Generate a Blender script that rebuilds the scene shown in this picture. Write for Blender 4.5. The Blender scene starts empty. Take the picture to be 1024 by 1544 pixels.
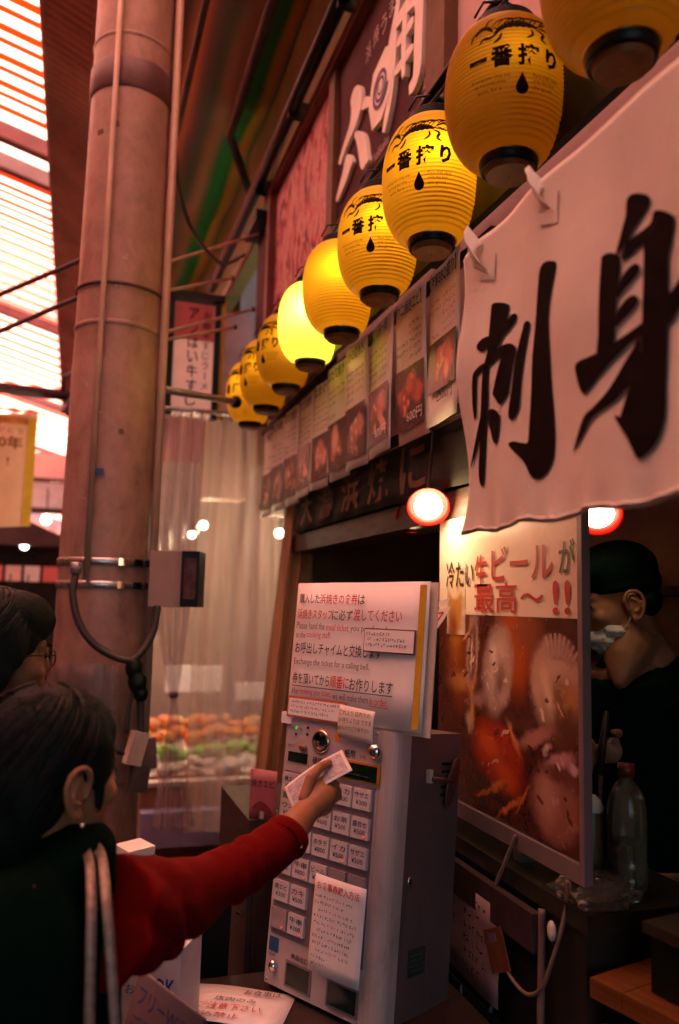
import bpy, bmesh, math, random
from mathutils import Vector, Matrix, noise

random.seed(7)
S = bpy.context.scene
C = S.collection
R = math.radians

# ------------------------------------------------------------------ camera
cd = bpy.data.cameras.new('camera')
cam = bpy.data.objects.new('camera', cd)
C.objects.link(cam)
cam.matrix_world = (Matrix.Translation((0, 0, 1.55)) @ Matrix.Rotation(R(-18), 4, 'Z')
                    @ Matrix.Rotation(R(96.6), 4, 'X') @ Matrix.Rotation(R(1.4), 4, 'Z'))
cd.sensor_fit = 'HORIZONTAL'
cd.sensor_width = 24.0
cd.lens = 28.6
cd.clip_start = 0.05
cd.clip_end = 300
cd.dof.use_dof = True
cd.dof.focus_distance = 1.95
cd.dof.aperture_fstop = 2.0
S.camera = cam

# ------------------------------------------------------------------ daylight
W = bpy.data.worlds.new('World')
S.world = W
W.use_nodes = True
wn = W.node_tree
bg = wn.nodes['Background']
sky = wn.nodes.new('ShaderNodeTexSky')
sky.sky_type = 'NISHITA'
sky.sun_disc = False
sky.sun_elevation = R(58)
sky.sun_rotation = R(-75)
wn.links.new(sky.outputs[0], bg.inputs[0])
bg.inputs[1].default_value = 0.05
sd = bpy.data.lights.new('sun', 'SUN')
sd.energy = 4.5
sd.angle = R(0.5)
sd.color = (1, 0.93, 0.85)
sun = bpy.data.objects.new('sun', sd)
C.objects.link(sun)
_el, _az = R(58), R(-75)
sun.rotation_euler = Vector((math.sin(_az) * math.cos(_el), math.cos(_az) * math.cos(_el), math.sin(_el))).to_track_quat('Z', 'Y').to_euler()
S.view_settings.view_transform = 'Standard'
S.view_settings.look = 'None'
S.view_settings.exposure = 2.9
S.view_settings.gamma = 1.0
S.view_settings.use_curve_mapping = False
S.cycles.max_bounces = 10
S.cycles.transparent_max_bounces = 24
S.cycles.caustics_reflective = False
S.cycles.caustics_refractive = False
S.cycles.sample_clamp_indirect = 4.0


# ------------------------------------------------------------------ materials
_M = {}


def mat(name, col, rough=0.6, var=0.12, scale=9.0, bump=0.0, bscale=60.0, metal=0.0, emit=0.0,
        ecol=None, translucent=0.0, tcol=None, alpha=1.0, spec=0.4, col2=None, coat=0.0, stretch=None, grime=0.0):
    """Principled surface whose colour and gloss are broken up by object-space noise."""
    if name in _M:
        return _M[name]
    m = bpy.data.materials.new(name)
    m.use_nodes = True
    nt = m.node_tree
    n, l = nt.nodes, nt.links
    p = n['Principled BSDF']
    out = n['Material Output']
    tc = n.new('ShaderNodeTexCoord')
    mp = n.new('ShaderNodeMapping')
    l.new(tc.outputs['Object'], mp.inputs[0])
    if stretch:
        mp.inputs['Scale'].default_value = stretch
    nz = n.new('ShaderNodeTexNoise')
    nz.inputs['Scale'].default_value = scale
    nz.inputs['Detail'].default_value = 6
    nz.inputs['Roughness'].default_value = 0.65
    l.new(mp.outputs[0], nz.inputs['Vector'])
    rp = n.new('ShaderNodeValToRGB')
    c2 = col2 if col2 else tuple(max(0, c * (1 - 2.2 * var)) for c in col)
    rp.color_ramp.elements[0].position = 0.32
    rp.color_ramp.elements[1].position = 0.62
    rp.color_ramp.elements[0].color = (*c2, 1)
    rp.color_ramp.elements[1].color = (*col, 1)
    l.new(nz.outputs['Fac'], rp.inputs[0])
    l.new(rp.outputs[0], p.inputs['Base Color'])
    if grime:
        gn = n.new('ShaderNodeTexNoise')
        gn.inputs['Scale'].default_value = 3.1
        gn.inputs['Detail'].default_value = 9
        gn.inputs['Roughness'].default_value = 0.72
        gn.inputs['Distortion'].default_value = 0.6
        gm = n.new('ShaderNodeMapping')
        gm.inputs['Scale'].default_value = (2.2, 2.2, 0.9)
        l.new(tc.outputs['Object'], gm.inputs[0])
        l.new(gm.outputs[0], gn.inputs['Vector'])
        gr = n.new('ShaderNodeMapRange')
        gr.inputs[1].default_value = 0.52
        gr.inputs[2].default_value = 0.7
        gr.inputs[4].default_value = grime
        l.new(gn.outputs['Fac'], gr.inputs[0])
        gx = n.new('ShaderNodeMix')
        gx.data_type = 'RGBA'
        l.new(gr.outputs[0], gx.inputs[0])
        l.new(rp.outputs[0], gx.inputs[6])
        gx.inputs[7].default_value = (col[0] * .32, col[1] * .26, col[2] * .22, 1)
        l.new(gx.outputs[2], p.inputs['Base Color'])
    mr = n.new('ShaderNodeMapRange')
    mr.inputs[3].default_value = min(1, rough + 0.12)
    mr.inputs[4].default_value = max(0.03, rough - 0.12)
    l.new(nz.outputs['Fac'], mr.inputs[0])
    l.new(mr.outputs[0], p.inputs['Roughness'])
    p.inputs['Metallic'].default_value = metal
    p.inputs['Specular IOR Level'].default_value = spec
    p.inputs['Coat Weight'].default_value = coat
    p.inputs['Alpha'].default_value = alpha
    if emit:
        p.inputs['Emission Color'].default_value = (*(ecol or col), 1)
        p.inputs['Emission Strength'].default_value = emit
    if bump:
        b = n.new('ShaderNodeBump')
        b.inputs['Strength'].default_value = bump
        b.inputs['Distance'].default_value = 0.004
        nb = n.new('ShaderNodeTexNoise')
        nb.inputs['Scale'].default_value = bscale
        nb.inputs['Detail'].default_value = 4
        l.new(mp.outputs[0], nb.inputs['Vector'])
        l.new(nb.outputs['Fac'], b.inputs['Height'])
        l.new(b.outputs[0], p.inputs['Normal'])
    if translucent:
        t = n.new('ShaderNodeBsdfTranslucent')
        if tcol:
            t.inputs[0].default_value = (*tcol, 1)
        else:
            l.new(rp.outputs[0], t.inputs[0])
        mx = n.new('ShaderNodeMixShader')
        mx.inputs[0].default_value = translucent
        l.new(p.outputs[0], mx.inputs[1])
        l.new(t.outputs[0], mx.inputs[2])
        l.new(mx.outputs[0], out.inputs['Surface'])
    _M[name] = m
    return m


def glassy(name, col, alpha=0.25, rough=0.12, translucent=0.4):
    """Thin clear plastic: see-through share, milky share and a gloss on top."""
    if name in _M:
        return _M[name]
    m = bpy.data.materials.new(name)
    m.use_nodes = True
    nt = m.node_tree
    n, l = nt.nodes, nt.links
    n.remove(n['Principled BSDF'])
    out = n['Material Output']
    tr = n.new('ShaderNodeBsdfTransparent')
    tr.inputs[0].default_value = (0.95, 0.92, 0.9, 1)
    df = n.new('ShaderNodeBsdfDiffuse')
    df.inputs[0].default_value = (*col, 1)
    tl = n.new('ShaderNodeBsdfTranslucent')
    tl.inputs[0].default_value = (*col, 1)
    gl = n.new('ShaderNodeBsdfGlossy')
    gl.inputs['Roughness'].default_value = rough
    m1 = n.new('ShaderNodeMixShader')
    m1.inputs[0].default_value = translucent
    l.new(df.outputs[0], m1.inputs[1])
    l.new(tl.outputs[0], m1.inputs[2])
    m2 = n.new('ShaderNodeMixShader')
    nz = n.new('ShaderNodeTexNoise')
    nz.inputs['Scale'].default_value = 3.0
    nz.inputs['Detail'].default_value = 5
    tc = n.new('ShaderNodeTexCoord')
    mp = n.new('ShaderNodeMapping')
    mp.inputs['Scale'].default_value = (6, 6, 0.6)
    l.new(tc.outputs['Object'], mp.inputs[0])
    l.new(mp.outputs[0], nz.inputs['Vector'])
    mr = n.new('ShaderNodeMapRange')
    mr.inputs[1].default_value = 0.3
    mr.inputs[2].default_value = 0.7
    mr.inputs[3].default_value = max(0.02, alpha - 0.15)
    mr.inputs[4].default_value = min(1, alpha + 0.18)
    l.new(nz.outputs['Fac'], mr.inputs[0])
    l.new(mr.outputs[0], m2.inputs[0])
    l.new(tr.outputs[0], m2.inputs[1])
    l.new(m1.outputs[0], m2.inputs[2])
    fr = n.new('ShaderNodeFresnel')
    fr.inputs[0].default_value = 1.4
    m3 = n.new('ShaderNodeMixShader')
    l.new(fr.outputs[0], m3.inputs[0])
    l.new(m2.outputs[0], m3.inputs[1])
    l.new(gl.outputs[0], m3.inputs[2])
    l.new(m3.outputs[0], out.inputs['Surface'])
    _M[name] = m
    return m


def emission(name, col, strength):
    if name in _M:
        return _M[name]
    m = bpy.data.materials.new(name)
    m.use_nodes = True
    n, l = m.node_tree.nodes, m.node_tree.links
    n.remove(n['Principled BSDF'])
    e = n.new('ShaderNodeEmission')
    e.inputs[0].default_value = (*col, 1)
    e.inputs[1].default_value = strength
    l.new(e.outputs[0], n['Material Output'].inputs['Surface'])
    _M[name] = m
    return m


BLACK = mat('black_ink', (0.012, 0.008, 0.008), 0.6, 0.1)
RED = mat('red_ink', (0.55, 0.025, 0.02), 0.6, 0.1)
PAPER = mat('white_paper', (0.78, 0.74, 0.72), 0.45, 0.04, 14, 0.05, 25)
LAMIN = mat('laminated_paper', (0.88, 0.83, 0.8), 0.5, 0.04, 6, 0.12, 14, spec=0.3)
CREAM = mat('cream_plastic', (0.62, 0.55, 0.45), 0.4, 0.08)
WHITEP = mat('white_painted_metal', (0.47, 0.385, 0.37), 0.34, 0.06, 5, 0.03, 120, grime=0.45)
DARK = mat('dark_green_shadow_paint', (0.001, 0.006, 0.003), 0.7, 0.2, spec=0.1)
BLACKP = mat('black_plastic', (0.002, 0.006, 0.0035), 0.4, 0.15, spec=0.25)
STEEL = mat('brushed_steel', (0.5, 0.48, 0.47), 0.28, 0.15, 20, metal=0.9, stretch=(1, 1, 12))
CHROME = mat('chrome', (0.75, 0.72, 0.7), 0.1, 0.05, metal=1.0)
GREYM = mat('grey_aluminium', (0.33, 0.29, 0.3), 0.38, 0.1, 12, metal=0.5)
WOOD = mat('worn_wood', (0.24, 0.1, 0.035), 0.5, 0.25, 7, 0.2, 40, stretch=(1, 8, 8))
DWOOD = mat('dark_brown_wood', (0.04, 0.018, 0.01), 0.55, 0.2, 7, 0.15, 40, stretch=(8, 1, 8))
SKIN = mat('skin', (0.34, 0.14, 0.065), 0.5, 0.1, 22, 0.06, 180, spec=0.3)
SKINL = mat('lighter_skin', (0.2, 0.08, 0.035), 0.5, 0.1, 22, 0.06, 180, spec=0.3)
HAIR = mat('black_hair', (0.0015, 0.006, 0.0032), 0.68, 0.3, 60, 0.6, 260, spec=0.15, stretch=(1, 1, .15))
YELLOW = mat('yellow_print', (0.6, 0.36, 0.02), 0.45, 0.08)


# ------------------------------------------------------------------ mesh helpers
def tag(o, label=None, cat=None, group=None, kind=None):
    if label:
        o['label'] = label
    if cat:
        o['category'] = cat
    if group:
        o['group'] = group
    if kind:
        o['kind'] = kind
    return o


def thing(name, label, cat, loc=(0, 0, 0), rz=0.0, rx=0.0, ry=0.0, group=None):
    o = bpy.data.objects.new(name, None)
    C.objects.link(o)
    o.empty_display_size = 0.05
    o.matrix_world = Matrix.Translation(loc) @ Matrix.Rotation(rz, 4, 'Z') @ Matrix.Rotation(rx, 4, 'X') @ Matrix.Rotation(ry, 4, 'Y')
    return tag(o, label, cat, group)


class MB:
    def __init__(s):
        s.b = bmesh.new()

    def add(s, verts, faces):
        vs = [s.b.verts.new(v) for v in verts]
        for f in faces:
            try:
                s.b.faces.new([vs[i] for i in f])
            except ValueError:
                pass
        return s

    def box(s, c, d, rz=0.0, rx=0.0, ry=0.0):
        m = Matrix.Translation(c) @ Matrix.Rotation(rz, 4, 'Z') @ Matrix.Rotation(rx, 4, 'X') @ Matrix.Rotation(ry, 4, 'Y')
        x, y, z = d[0] / 2, d[1] / 2, d[2] / 2
        v = [m @ Vector((i * x, j * y, k * z)) for i in (-1, 1) for j in (-1, 1) for k in (-1, 1)]
        return s.add(v, [(0, 1, 3, 2), (4, 6, 7, 5), (0, 4, 5, 1), (2, 3, 7, 6), (0, 2, 6, 4), (1, 5, 7, 3)])

    def box2(s, a, b):
        return s.box([(a[i] + b[i]) / 2 for i in range(3)], [abs(b[i] - a[i]) for i in range(3)])

    def tube(s, path, rad, seg=10, cap=True):
        P = [Vector(p) for p in path]
        rs = rad if isinstance(rad, (list, tuple)) else [rad] * len(P)
        rings = []
        prev = None
        for i, p in enumerate(P):
            t = (P[min(i + 1, len(P) - 1)] - P[max(i - 1, 0)]).normalized()
            if prev is None:
                a = Vector((0, 0, 1)) if abs(t.z) < 0.9 else Vector((1, 0, 0))
                u = t.cross(a).normalized()
            else:
                u = (prev - t * prev.dot(t)).normalized()
            prev = u
            w = t.cross(u)
            rings.append([s.b.verts.new(p + (u * math.cos(2 * math.pi * k / seg) + w * math.sin(2 * math.pi * k / seg)) * rs[i]) for k in range(seg)])
        for a, b in zip(rings, rings[1:]):
            for k in range(seg):
                s.b.faces.new((a[k], a[(k + 1) % seg], b[(k + 1) % seg], b[k]))
        if cap:
            s.b.faces.new(rings[0][::-1])
            s.b.faces.new(rings[-1])
        return s

    def lathe(s, prof, c=(0, 0, 0), seg=24, cap=True, mtx=None):
        rings = []
        for r, z in prof:
            ring = []
            for k in range(seg):
                a = 2 * math.pi * k / seg
                v = Vector((r * math.cos(a), r * math.sin(a), z))
                if mtx:
                    v = mtx @ v
                ring.append(s.b.verts.new(v + Vector(c)))
            rings.append(ring)
        for a, b in zip(rings, rings[1:]):
            for k in range(seg):
                s.b.faces.new((a[k], a[(k + 1) % seg], b[(k + 1) % seg], b[k]))
        if cap:
            s.b.faces.new(rings[0][::-1])
            s.b.faces.new(rings[-1])
        return s

    def ell(s, c, r, rot=None, seg=16, rings=10):
        m = Matrix.Translation(c) @ (rot.to_4x4() if rot else Matrix.Identity(4)) @ Matrix.Diagonal((*r, 1))
        bmesh.ops.create_uvsphere(s.b, u_segments=seg, v_segments=rings, radius=1, matrix=m)
        return s

    def prism(s, poly, y0, y1=None):
        """polygon in the local x-z plane, at y0, or solid from y0 to y1"""
        n = len(poly)
        ar = sum(poly[i][0] * poly[(i + 1) % n][1] - poly[(i + 1) % n][0] * poly[i][1] for i in range(n))
        if ar < 0:
            poly = poly[::-1]
        a = [s.b.verts.new((x, y0, z)) for x, z in poly]
        s.b.faces.new(a)
        if y1 is not None:
            b = [s.b.verts.new((x, y1, z)) for x, z in poly]
            s.b.faces.new(b[::-1])
            for i in range(n):
                s.b.faces.new((a[i], b[i], b[(i + 1) % n], a[(i + 1) % n]))
        return s

    def sheet(s, fn, nu, nv, thick=0.0):
        g = [[s.b.verts.new(fn(i / nu, j / nv)) for j in range(nv + 1)] for i in range(nu + 1)]
        fs = []
        for i in range(nu):
            for j in range(nv):
                fs.append(s.b.faces.new((g[i][j], g[i + 1][j], g[i + 1][j + 1], g[i][j + 1])))
        if thick:
            bmesh.ops.recalc_face_normals(s.b, faces=s.b.faces[:])
            bmesh.ops.solidify(s.b, geom=fs, thickness=thick)
        return s

    def bevel(s, w=0.003, seg=2):
        bmesh.ops.bevel(s.b, geom=[e for e in s.b.edges if len(e.link_faces) == 2 and e.calc_face_angle(0) > 0.6], offset=w, segments=seg, affect='EDGES', profile=0.6)
        return s

    def mesh(s, name, m, smooth=False):
        me = bpy.data.meshes.new(name)
        s.b.to_mesh(me)
        s.b.free()
        me.materials.append(m)
        if smooth:
            me.polygons.foreach_set('use_smooth', [True] * len(me.polygons))
        return me

    def build(s, name, m, parent=None, smooth=False, kind=None, fix=False):
        if fix:
            bmesh.ops.recalc_face_normals(s.b, faces=s.b.faces[:])
        return link(name, s.mesh(name, m, smooth), parent, kind)


def link(name, me, parent=None, kind=None):
    o = bpy.data.objects.new(name, me)
    C.objects.link(o)
    if parent:
        o.parent = parent
    if kind:
        o['kind'] = kind
    return o


def smoothed(poly, n=4):
    """closed Catmull-Rom through the given outline"""
    out = []
    k = len(poly)
    for i in range(k):
        p0, p1, p2, p3 = (Vector(poly[(i + j - 1) % k]) for j in range(4))
        for q in range(n):
            t = q / n
            out.append(tuple(0.5 * ((2 * p1) + (p2 - p0) * t + (2 * p0 - 5 * p1 + 4 * p2 - p3) * t * t + (3 * p1 - p0 - 3 * p2 + p3) * t ** 3)))
    return out


def curve_path(pts, n=6):
    P = [Vector(p) for p in pts]
    P = [P[0]] + P + [P[-1]]
    out = []
    for i in range(1, len(P) - 2):
        p0, p1, p2, p3 = P[i - 1:i + 3]
        for q in range(n):
            t = q / n
            out.append(0.5 * ((2 * p1) + (p2 - p0) * t + (2 * p0 - 5 * p1 + 4 * p2 - p3) * t * t + (3 * p1 - p0 - 3 * p2 + p3) * t ** 3))
    out.append(P[-2])
    return out


# --- lettering -----------------------------------------------------
_T = {}


def glyphs(s, bold=0.0):
    key = (s, bold)
    if key in _T:
        return _T[key]
    c = bpy.data.curves.new('text', 'FONT')
    c.body = s
    c.resolution_u = 2
    c.offset = bold
    o = bpy.data.objects.new('text', c)
    C.objects.link(o)
    dg = bpy.context.evaluated_depsgraph_get()
    me = bpy.data.meshes.new_from_object(o.evaluated_get(dg))
    vs = [(v.co.x, v.co.y) for v in me.vertices]
    fs = [tuple(p.vertices) for p in me.polygons]
    bpy.data.objects.remove(o)
    bpy.data.curves.remove(c)
    bpy.data.meshes.remove(me)
    if not vs:
        vs, fs = [(0, 0), (0.1, 0), (0, 0.1)], [(0, 1, 2)]
    x0, x1 = min(v[0] for v in vs), max(v[0] for v in vs)
    y0, y1 = min(v[1] for v in vs), max(v[1] for v in vs)
    _T[key] = ([((x - x0) / max(x1 - x0, 1e-6), (y - y0) / max(y1 - y0, 1e-6)) for x, y in vs], fs, (x1 - x0) / max(y1 - y0, 1e-6))
    return _T[key]


def text(items, y, m, parent, name='lettering', fn=None):
    """items: (string, x0, z0, width or None, height[, bold]) laid on the plane y; one mesh"""
    if min(it[4] for it in items) >= 0.065:
        split = []
        for it in items:
            s, x, z, w, h = it[:5]
            n = len(s)
            split.append([it])
    else:
        split = [items]
    for its in split:
        mb = MB()
        for it in its:
            s, x, z, w, h = it[:5]
            vs, fs, asp = glyphs(s, it[5] if len(it) > 5 else 0.0)
            w = w or asp * h
            pts = [(x + a * w, z + b * h) for a, b in vs]
            mb.add([fn(a, b) if fn else (a, y, b) for a, b in pts], fs)
        o = mb.build(name, m, parent, kind=None if len(its) == 1 and len(its[0][0]) == 1 and its[0][0] not in '!がい〜' else 'stuff')
    return o


def scrawl(mb, x0, x1, z, h, y, words=None):
    """a line of print too small to read: short uneven dabs"""
    x = x0
    while x < x1 - h * 0.3:
        w = min(h * random.choice((0.55, 0.75, 0.9, 0.95)), x1 - x)
        for q in range(random.choice((2, 3, 3, 4))):
            ax, az = x + w * random.uniform(0, .5), z + h * random.uniform(0.0, .8)
            if random.random() < 0.6:
                bx, bz = min(x + w, ax + w * random.uniform(.35, .9)), az + h * random.uniform(-.06, .1)
                t = (0, h * .13)
            else:
                az = z + h * random.uniform(0, .35)
                bx, bz = ax + w * random.uniform(-.1, .12), min(z + h, az + h * random.uniform(.4, .8))
                t = (h * .13, 0)
            yy = y - 0.00004 * q
            mb.add([(ax, yy, az), (bx, yy, bz), (bx + t[0], yy, bz + t[1]), (ax + t[0], yy, az + t[1])], [(0, 1, 2, 3)])
        x += w + h * random.choice((0.08, 0.1, 0.1, 0.5))
    return mb


def blobs(name, base, items, rough=0.3, distort=0.03, nscale=14.0):
    """photographic print: soft-edged patches of ink (cx, cz, rx, rz, turn, colour, softness) over a base"""
    m = mat(name, base, rough, 0.25, 20)
    n, l = m.node_tree.nodes, m.node_tree.links
    p = n['Principled BSDF']
    tc = n.new('ShaderNodeTexCoord')
    nz = n.new('ShaderNodeTexNoise')
    nz.inputs['Scale'].default_value = nscale
    nz.inputs['Detail'].default_value = 5
    l.new(tc.outputs['Object'], nz.inputs['Vector'])
    sub = n.new('ShaderNodeVectorMath')
    sub.operation = 'SUBTRACT'
    sub.inputs[1].default_value = (.5, .5, .5)
    l.new(nz.outputs['Color'], sub.inputs[0])
    sc = n.new('ShaderNodeVectorMath')
    sc.operation = 'MULTIPLY'
    sc.inputs[1].default_value = (distort * 2, 0, distort * 2)
    l.new(sub.outputs[0], sc.inputs[0])
    ad = n.new('ShaderNodeVectorMath')
    ad.operation = 'ADD'
    l.new(tc.outputs['Object'], ad.inputs[0])
    l.new(sc.outputs[0], ad.inputs[1])
    cur = p.inputs['Base Color'].links[0].from_socket
    for cx, cz, rx, rz, an, col, soft in items:
        s1 = n.new('ShaderNodeVectorMath')
        s1.operation = 'SUBTRACT'
        s1.inputs[1].default_value = (cx, 0, cz)
        l.new(ad.outputs[0], s1.inputs[0])
        ro = n.new('ShaderNodeVectorRotate')
        ro.rotation_type = 'Y_AXIS'
        ro.inputs['Angle'].default_value = an
        l.new(s1.outputs[0], ro.inputs['Vector'])
        s2 = n.new('ShaderNodeVectorMath')
        s2.operation = 'MULTIPLY'
        s2.inputs[1].default_value = (1 / rx, 0, 1 / rz)
        l.new(ro.outputs[0], s2.inputs[0])
        ln = n.new('ShaderNodeVectorMath')
        ln.operation = 'LENGTH'
        l.new(s2.outputs[0], ln.inputs[0])
        mr = n.new('ShaderNodeMapRange')
        mr.interpolation_type = 'SMOOTHSTEP'
        mr.inputs[1].default_value = 1 + soft * .5
        mr.inputs[2].default_value = 1 - soft
        mr.inputs[3].default_value = 0
        mr.inputs[4].default_value = 0.92
        l.new(ln.outputs['Value'], mr.inputs[0])
        mx = n.new('ShaderNodeMix')
        mx.data_type = 'RGBA'
        l.new(mr.outputs[0], mx.inputs[0])
        l.new(cur, mx.inputs[6])
        mx.inputs[7].default_value = (*col, 1)
        cur = mx.outputs[2]
    l.new(cur, p.inputs['Base Color'])
    return m


def blob(shapes, voxel=0.006, smooth=6, lump=0.0):
    """closed shapes melted into one continuous skin"""
    mb = MB()
    shapes(mb)
    me = mb.mesh('blob', SKIN)
    o = bpy.data.objects.new('blob', me)
    C.objects.link(o)
    r = o.modifiers.new('r', 'REMESH')
    r.mode = 'VOXEL'
    r.voxel_size = voxel
    s = o.modifiers.new('s', 'SMOOTH')
    s.factor = 0.5
    s.iterations = smooth
    dg = bpy.context.evaluated_depsgraph_get()
    out = bpy.data.meshes.new_from_object(o.evaluated_get(dg))
    bpy.data.objects.remove(o)
    bpy.data.meshes.remove(me)
    out.polygons.foreach_set('use_smooth', [True] * len(out.polygons))
    return out


def skin(me, name, m, parent, warp=None):
    me.name = name
    me.materials.clear()
    me.materials.append(m)
    if warp:
        for v in me.vertices:
            v.co = warp(v.co)
    return link(name, me, parent)


def facade(name, label, cat, x, y, z=0.0, group=None):
    """frame for things on the shop front: local x runs towards the camera (-Y), local -y faces the street"""
    return thing(name, label, cat, (x, y, z), R(-90), group=group)


# ================================================================== SETTING
ASPH = mat('street_asphalt', (0.06, 0.05, 0.05), 0.8, 0.25, 4, 0.4, 120)
MB().sheet(lambda u, v: (-12 + 24 * u, -14 + 64 * v, 0), 6, 10).build('street', ASPH, kind='structure')
TILE = mat('pavement_tile', (0.16, 0.12, 0.11), 0.6, 0.2, 5, 0.2, 60)
MB().box2((0.1, -8, 0.004), (0.98, 4.6, 0.12)).build('pavement', TILE, kind='structure')

# ---- arcade roof over the street
roof = thing('arcade_roof', 'translucent arcade roof, tinted pink for its light, with purlins coloured orange as halation, high over the street', 'roof', (-1.0, 8, 5.6))
ROOFM = mat('roof_sheet', (0.9, 0.5, 0.45), 0.5, 0.03, 1.2, translucent=0.92, tcol=(0.98, 0.51, 0.385))  # sheet tinted pink to redden the light it passes


def roofz(x):
    return 5.6 + 0.28 * (-0.4 - x)


rx0, rx1, ry0, ry1 = -4.4, 0.95, -0.4, 46.0
MB().sheet(lambda u, v: (-4.4 + 5.35 * u + 1.0, -9.0 + 8.59 * v - 8, roofz(-4.4 + 5.35 * u) - 5.6), 2, 2, 0.04).build('light_blocking_deck', mat('blocking_deck_brown', (0.12, 0.06, 0.05), 0.7, 0.2, 3), roof)  # unseen deck added to cut the light from behind the camera
MB().sheet(lambda u, v: (rx0 + (rx1 - rx0) * u + 1.0, ry0 + (ry1 - ry0) * v - 8, roofz(rx0 + (rx1 - rx0) * u) - 5.6), 4, 16).build('roof_sheet', ROOFM, roof)
PURL = mat('halo_orange_purlin', (0.5, 0.08, 0.02), 0.5, 0.1, 3, translucent=0.85, tcol=(0.95, 0.2, 0.05))  # orange halo of the glare put into the purlin colour
L = (rx1 - rx0) / math.cos(math.atan(0.28))
pm = MB().box((0, 0, 0), (L, 0.07, 0.02)).mesh('purlin', PURL)
pm2 = MB().box((0, 0, 0), (L, 0.05, 0.02)).mesh('purlin', PURL)
y = -0.2
xm = (rx0 + rx1) / 2
while y < 45.5:
    for dy, me in ((0, pm), (0.155, pm2)):
        if 7.1 < y + dy < 7.8:
            continue
        o = link('purlin', me, roof)
        o.location = (xm + 1.0, y + dy - 8, roofz(xm) - 5.6 - 0.05)
        o.rotation_euler = (0, math.atan(0.28), 0)
    y += 0.36 if y < 12 else 0.5 if y < 20 else 1.0
BEAM = mat('purple_grey_beam', (0.2, 0.11, 0.13), 0.5, 0.15, 4)
bm_ = MB().box((0, 0, 0), (L, 0.12, 0.14)).mesh('beam', BEAM)
for y in (-2.0, 3.2, 7.2, 7.75, 12.2, 17.5, 23.5, 31.0, 39.0):
    o = link('beam', bm_, roof)
    o.location = (xm + 1.0, y - 8, roofz(xm) - 5.6 - 0.16)
    o.rotation_euler = (0, math.atan(0.28), 0)

# ---- the shop the lanterns hang on
shop = thing('shop_building', 'seafood stall front with an open counter and a dark interior', 'building', (1.2, 3, 0))
PINKW = mat('pinkish_plaster', (0.62, 0.42, 0.4), 0.75, 0.1, 3, 0.15, 50)


def sbox(name, a, b, m, bev=0.0):
    mb = MB().box2((a[0] - 1.2, a[1] - 3, a[2]), (b[0] - 1.2, b[1] - 3, b[2]))
    if bev:
        mb.bevel(bev)
    return mb.build(name, m, shop)


PLUM = mat('plum_board', (0.075, 0.018, 0.026), 0.6, 0.12, 4, 0.06, 60, spec=0.12)
sbox('upper_wall', (1.02, -2.0, 2.05), (1.2, 4.55, 4.1), PINKW)
sbox('olive_sheeting', (1.03, -2.0, 4.102), (1.19, 9.0, 5.5), mat('olive_sheeting', (0.3, 0.25, 0.12), 0.55, 0.2, 1.2, col2=(0.12, 0.2, 0.07), stretch=(1, 2.5, 0.3)))
sbox('lintel_beam', (1.0, -2.0, 1.80), (1.14, 3.85, 1.88), DWOOD, 0.004)
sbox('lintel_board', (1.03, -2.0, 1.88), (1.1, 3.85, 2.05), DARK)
sbox('back_wall', (2.3, -1.5, 0), (2.4, 5.0, 3.2), mat('stall_back_wall', (0.5, 0.3, 0.16), 0.7, 0.2, 3))
sbox('side_wall', (1.121, 4.0, 0), (2.299, 4.12, 2.04), mat('stall_side_wall', (0.14, 0.09, 0.05), 0.7, 0.2, 3))
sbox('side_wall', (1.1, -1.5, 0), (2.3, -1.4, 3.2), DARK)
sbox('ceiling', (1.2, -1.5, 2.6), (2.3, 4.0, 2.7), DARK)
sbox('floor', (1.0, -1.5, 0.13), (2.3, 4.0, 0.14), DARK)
sbox('corner_post', (1.0, 3.86, 0), (1.12, 4.0, 2.05), mat('beige_post', (0.42, 0.26, 0.15), 0.5, 0.12, 5))
# shelving and a door frame deep inside the stall
for z in (1.35, 1.62):
    sbox('wall_shelf', (2.05, 1.6, z), (2.299, 3.9, z + 0.03), mat('shelf_brown', (0.07, 0.04, 0.02), 0.6, 0.2))
for yy in (2.0, 2.5, 3.0, 3.5):
    sbox('door_stile', (2.24, yy, 0.2), (2.299, yy + 0.06, 1.34), mat('stile_brown', (0.05, 0.03, 0.015), 0.6, 0.2))

# ---- dark cloth valance with faded letters, under the menu sheets
val = facade('cloth_valance', 'dark cloth valance with faded brown kanji under the row of menu sheets', 'valance', 0.985, 3.7, 1.885)
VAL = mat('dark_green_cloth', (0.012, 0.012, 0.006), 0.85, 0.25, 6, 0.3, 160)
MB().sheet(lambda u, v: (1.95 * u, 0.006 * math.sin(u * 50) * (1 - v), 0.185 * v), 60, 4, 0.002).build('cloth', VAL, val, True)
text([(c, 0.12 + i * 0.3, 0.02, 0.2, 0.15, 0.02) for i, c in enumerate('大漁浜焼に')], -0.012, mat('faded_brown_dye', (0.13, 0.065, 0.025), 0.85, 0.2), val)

# ---- corrugated eave and awning with painted coloured light above
eave = thing('corrugated_eave', 'rust-red corrugated eave hanging over the street edge beside the column', 'eave', (0, 6, 4.5))
EAVE = mat('rust_red_corrugation', (0.6, 0.25, 0.2), 0.6, 0.2, 2.5, 0.1, 40)


def eave_fn(u, v):
    x = -0.33 + 0.62 * u
    yy = 3.5 + 10.0 * v
    k = 0.016 * math.sin(yy * 2 * math.pi / 0.062) + 0.004 * math.sin(x * 2 * math.pi / 0.05)
    return (x, yy - 6, 4.62 - 0.42 * (x + 0.33) + k - 4.5)


MB().sheet(eave_fn, 14, 1300).build('corrugated_sheet', EAVE, eave, True)
MB().tube([(-0.335, -2.5, 0.12), (-0.335, 7.5, 0.12)], 0.014).build('edge_rail', EAVE, eave)

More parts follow.
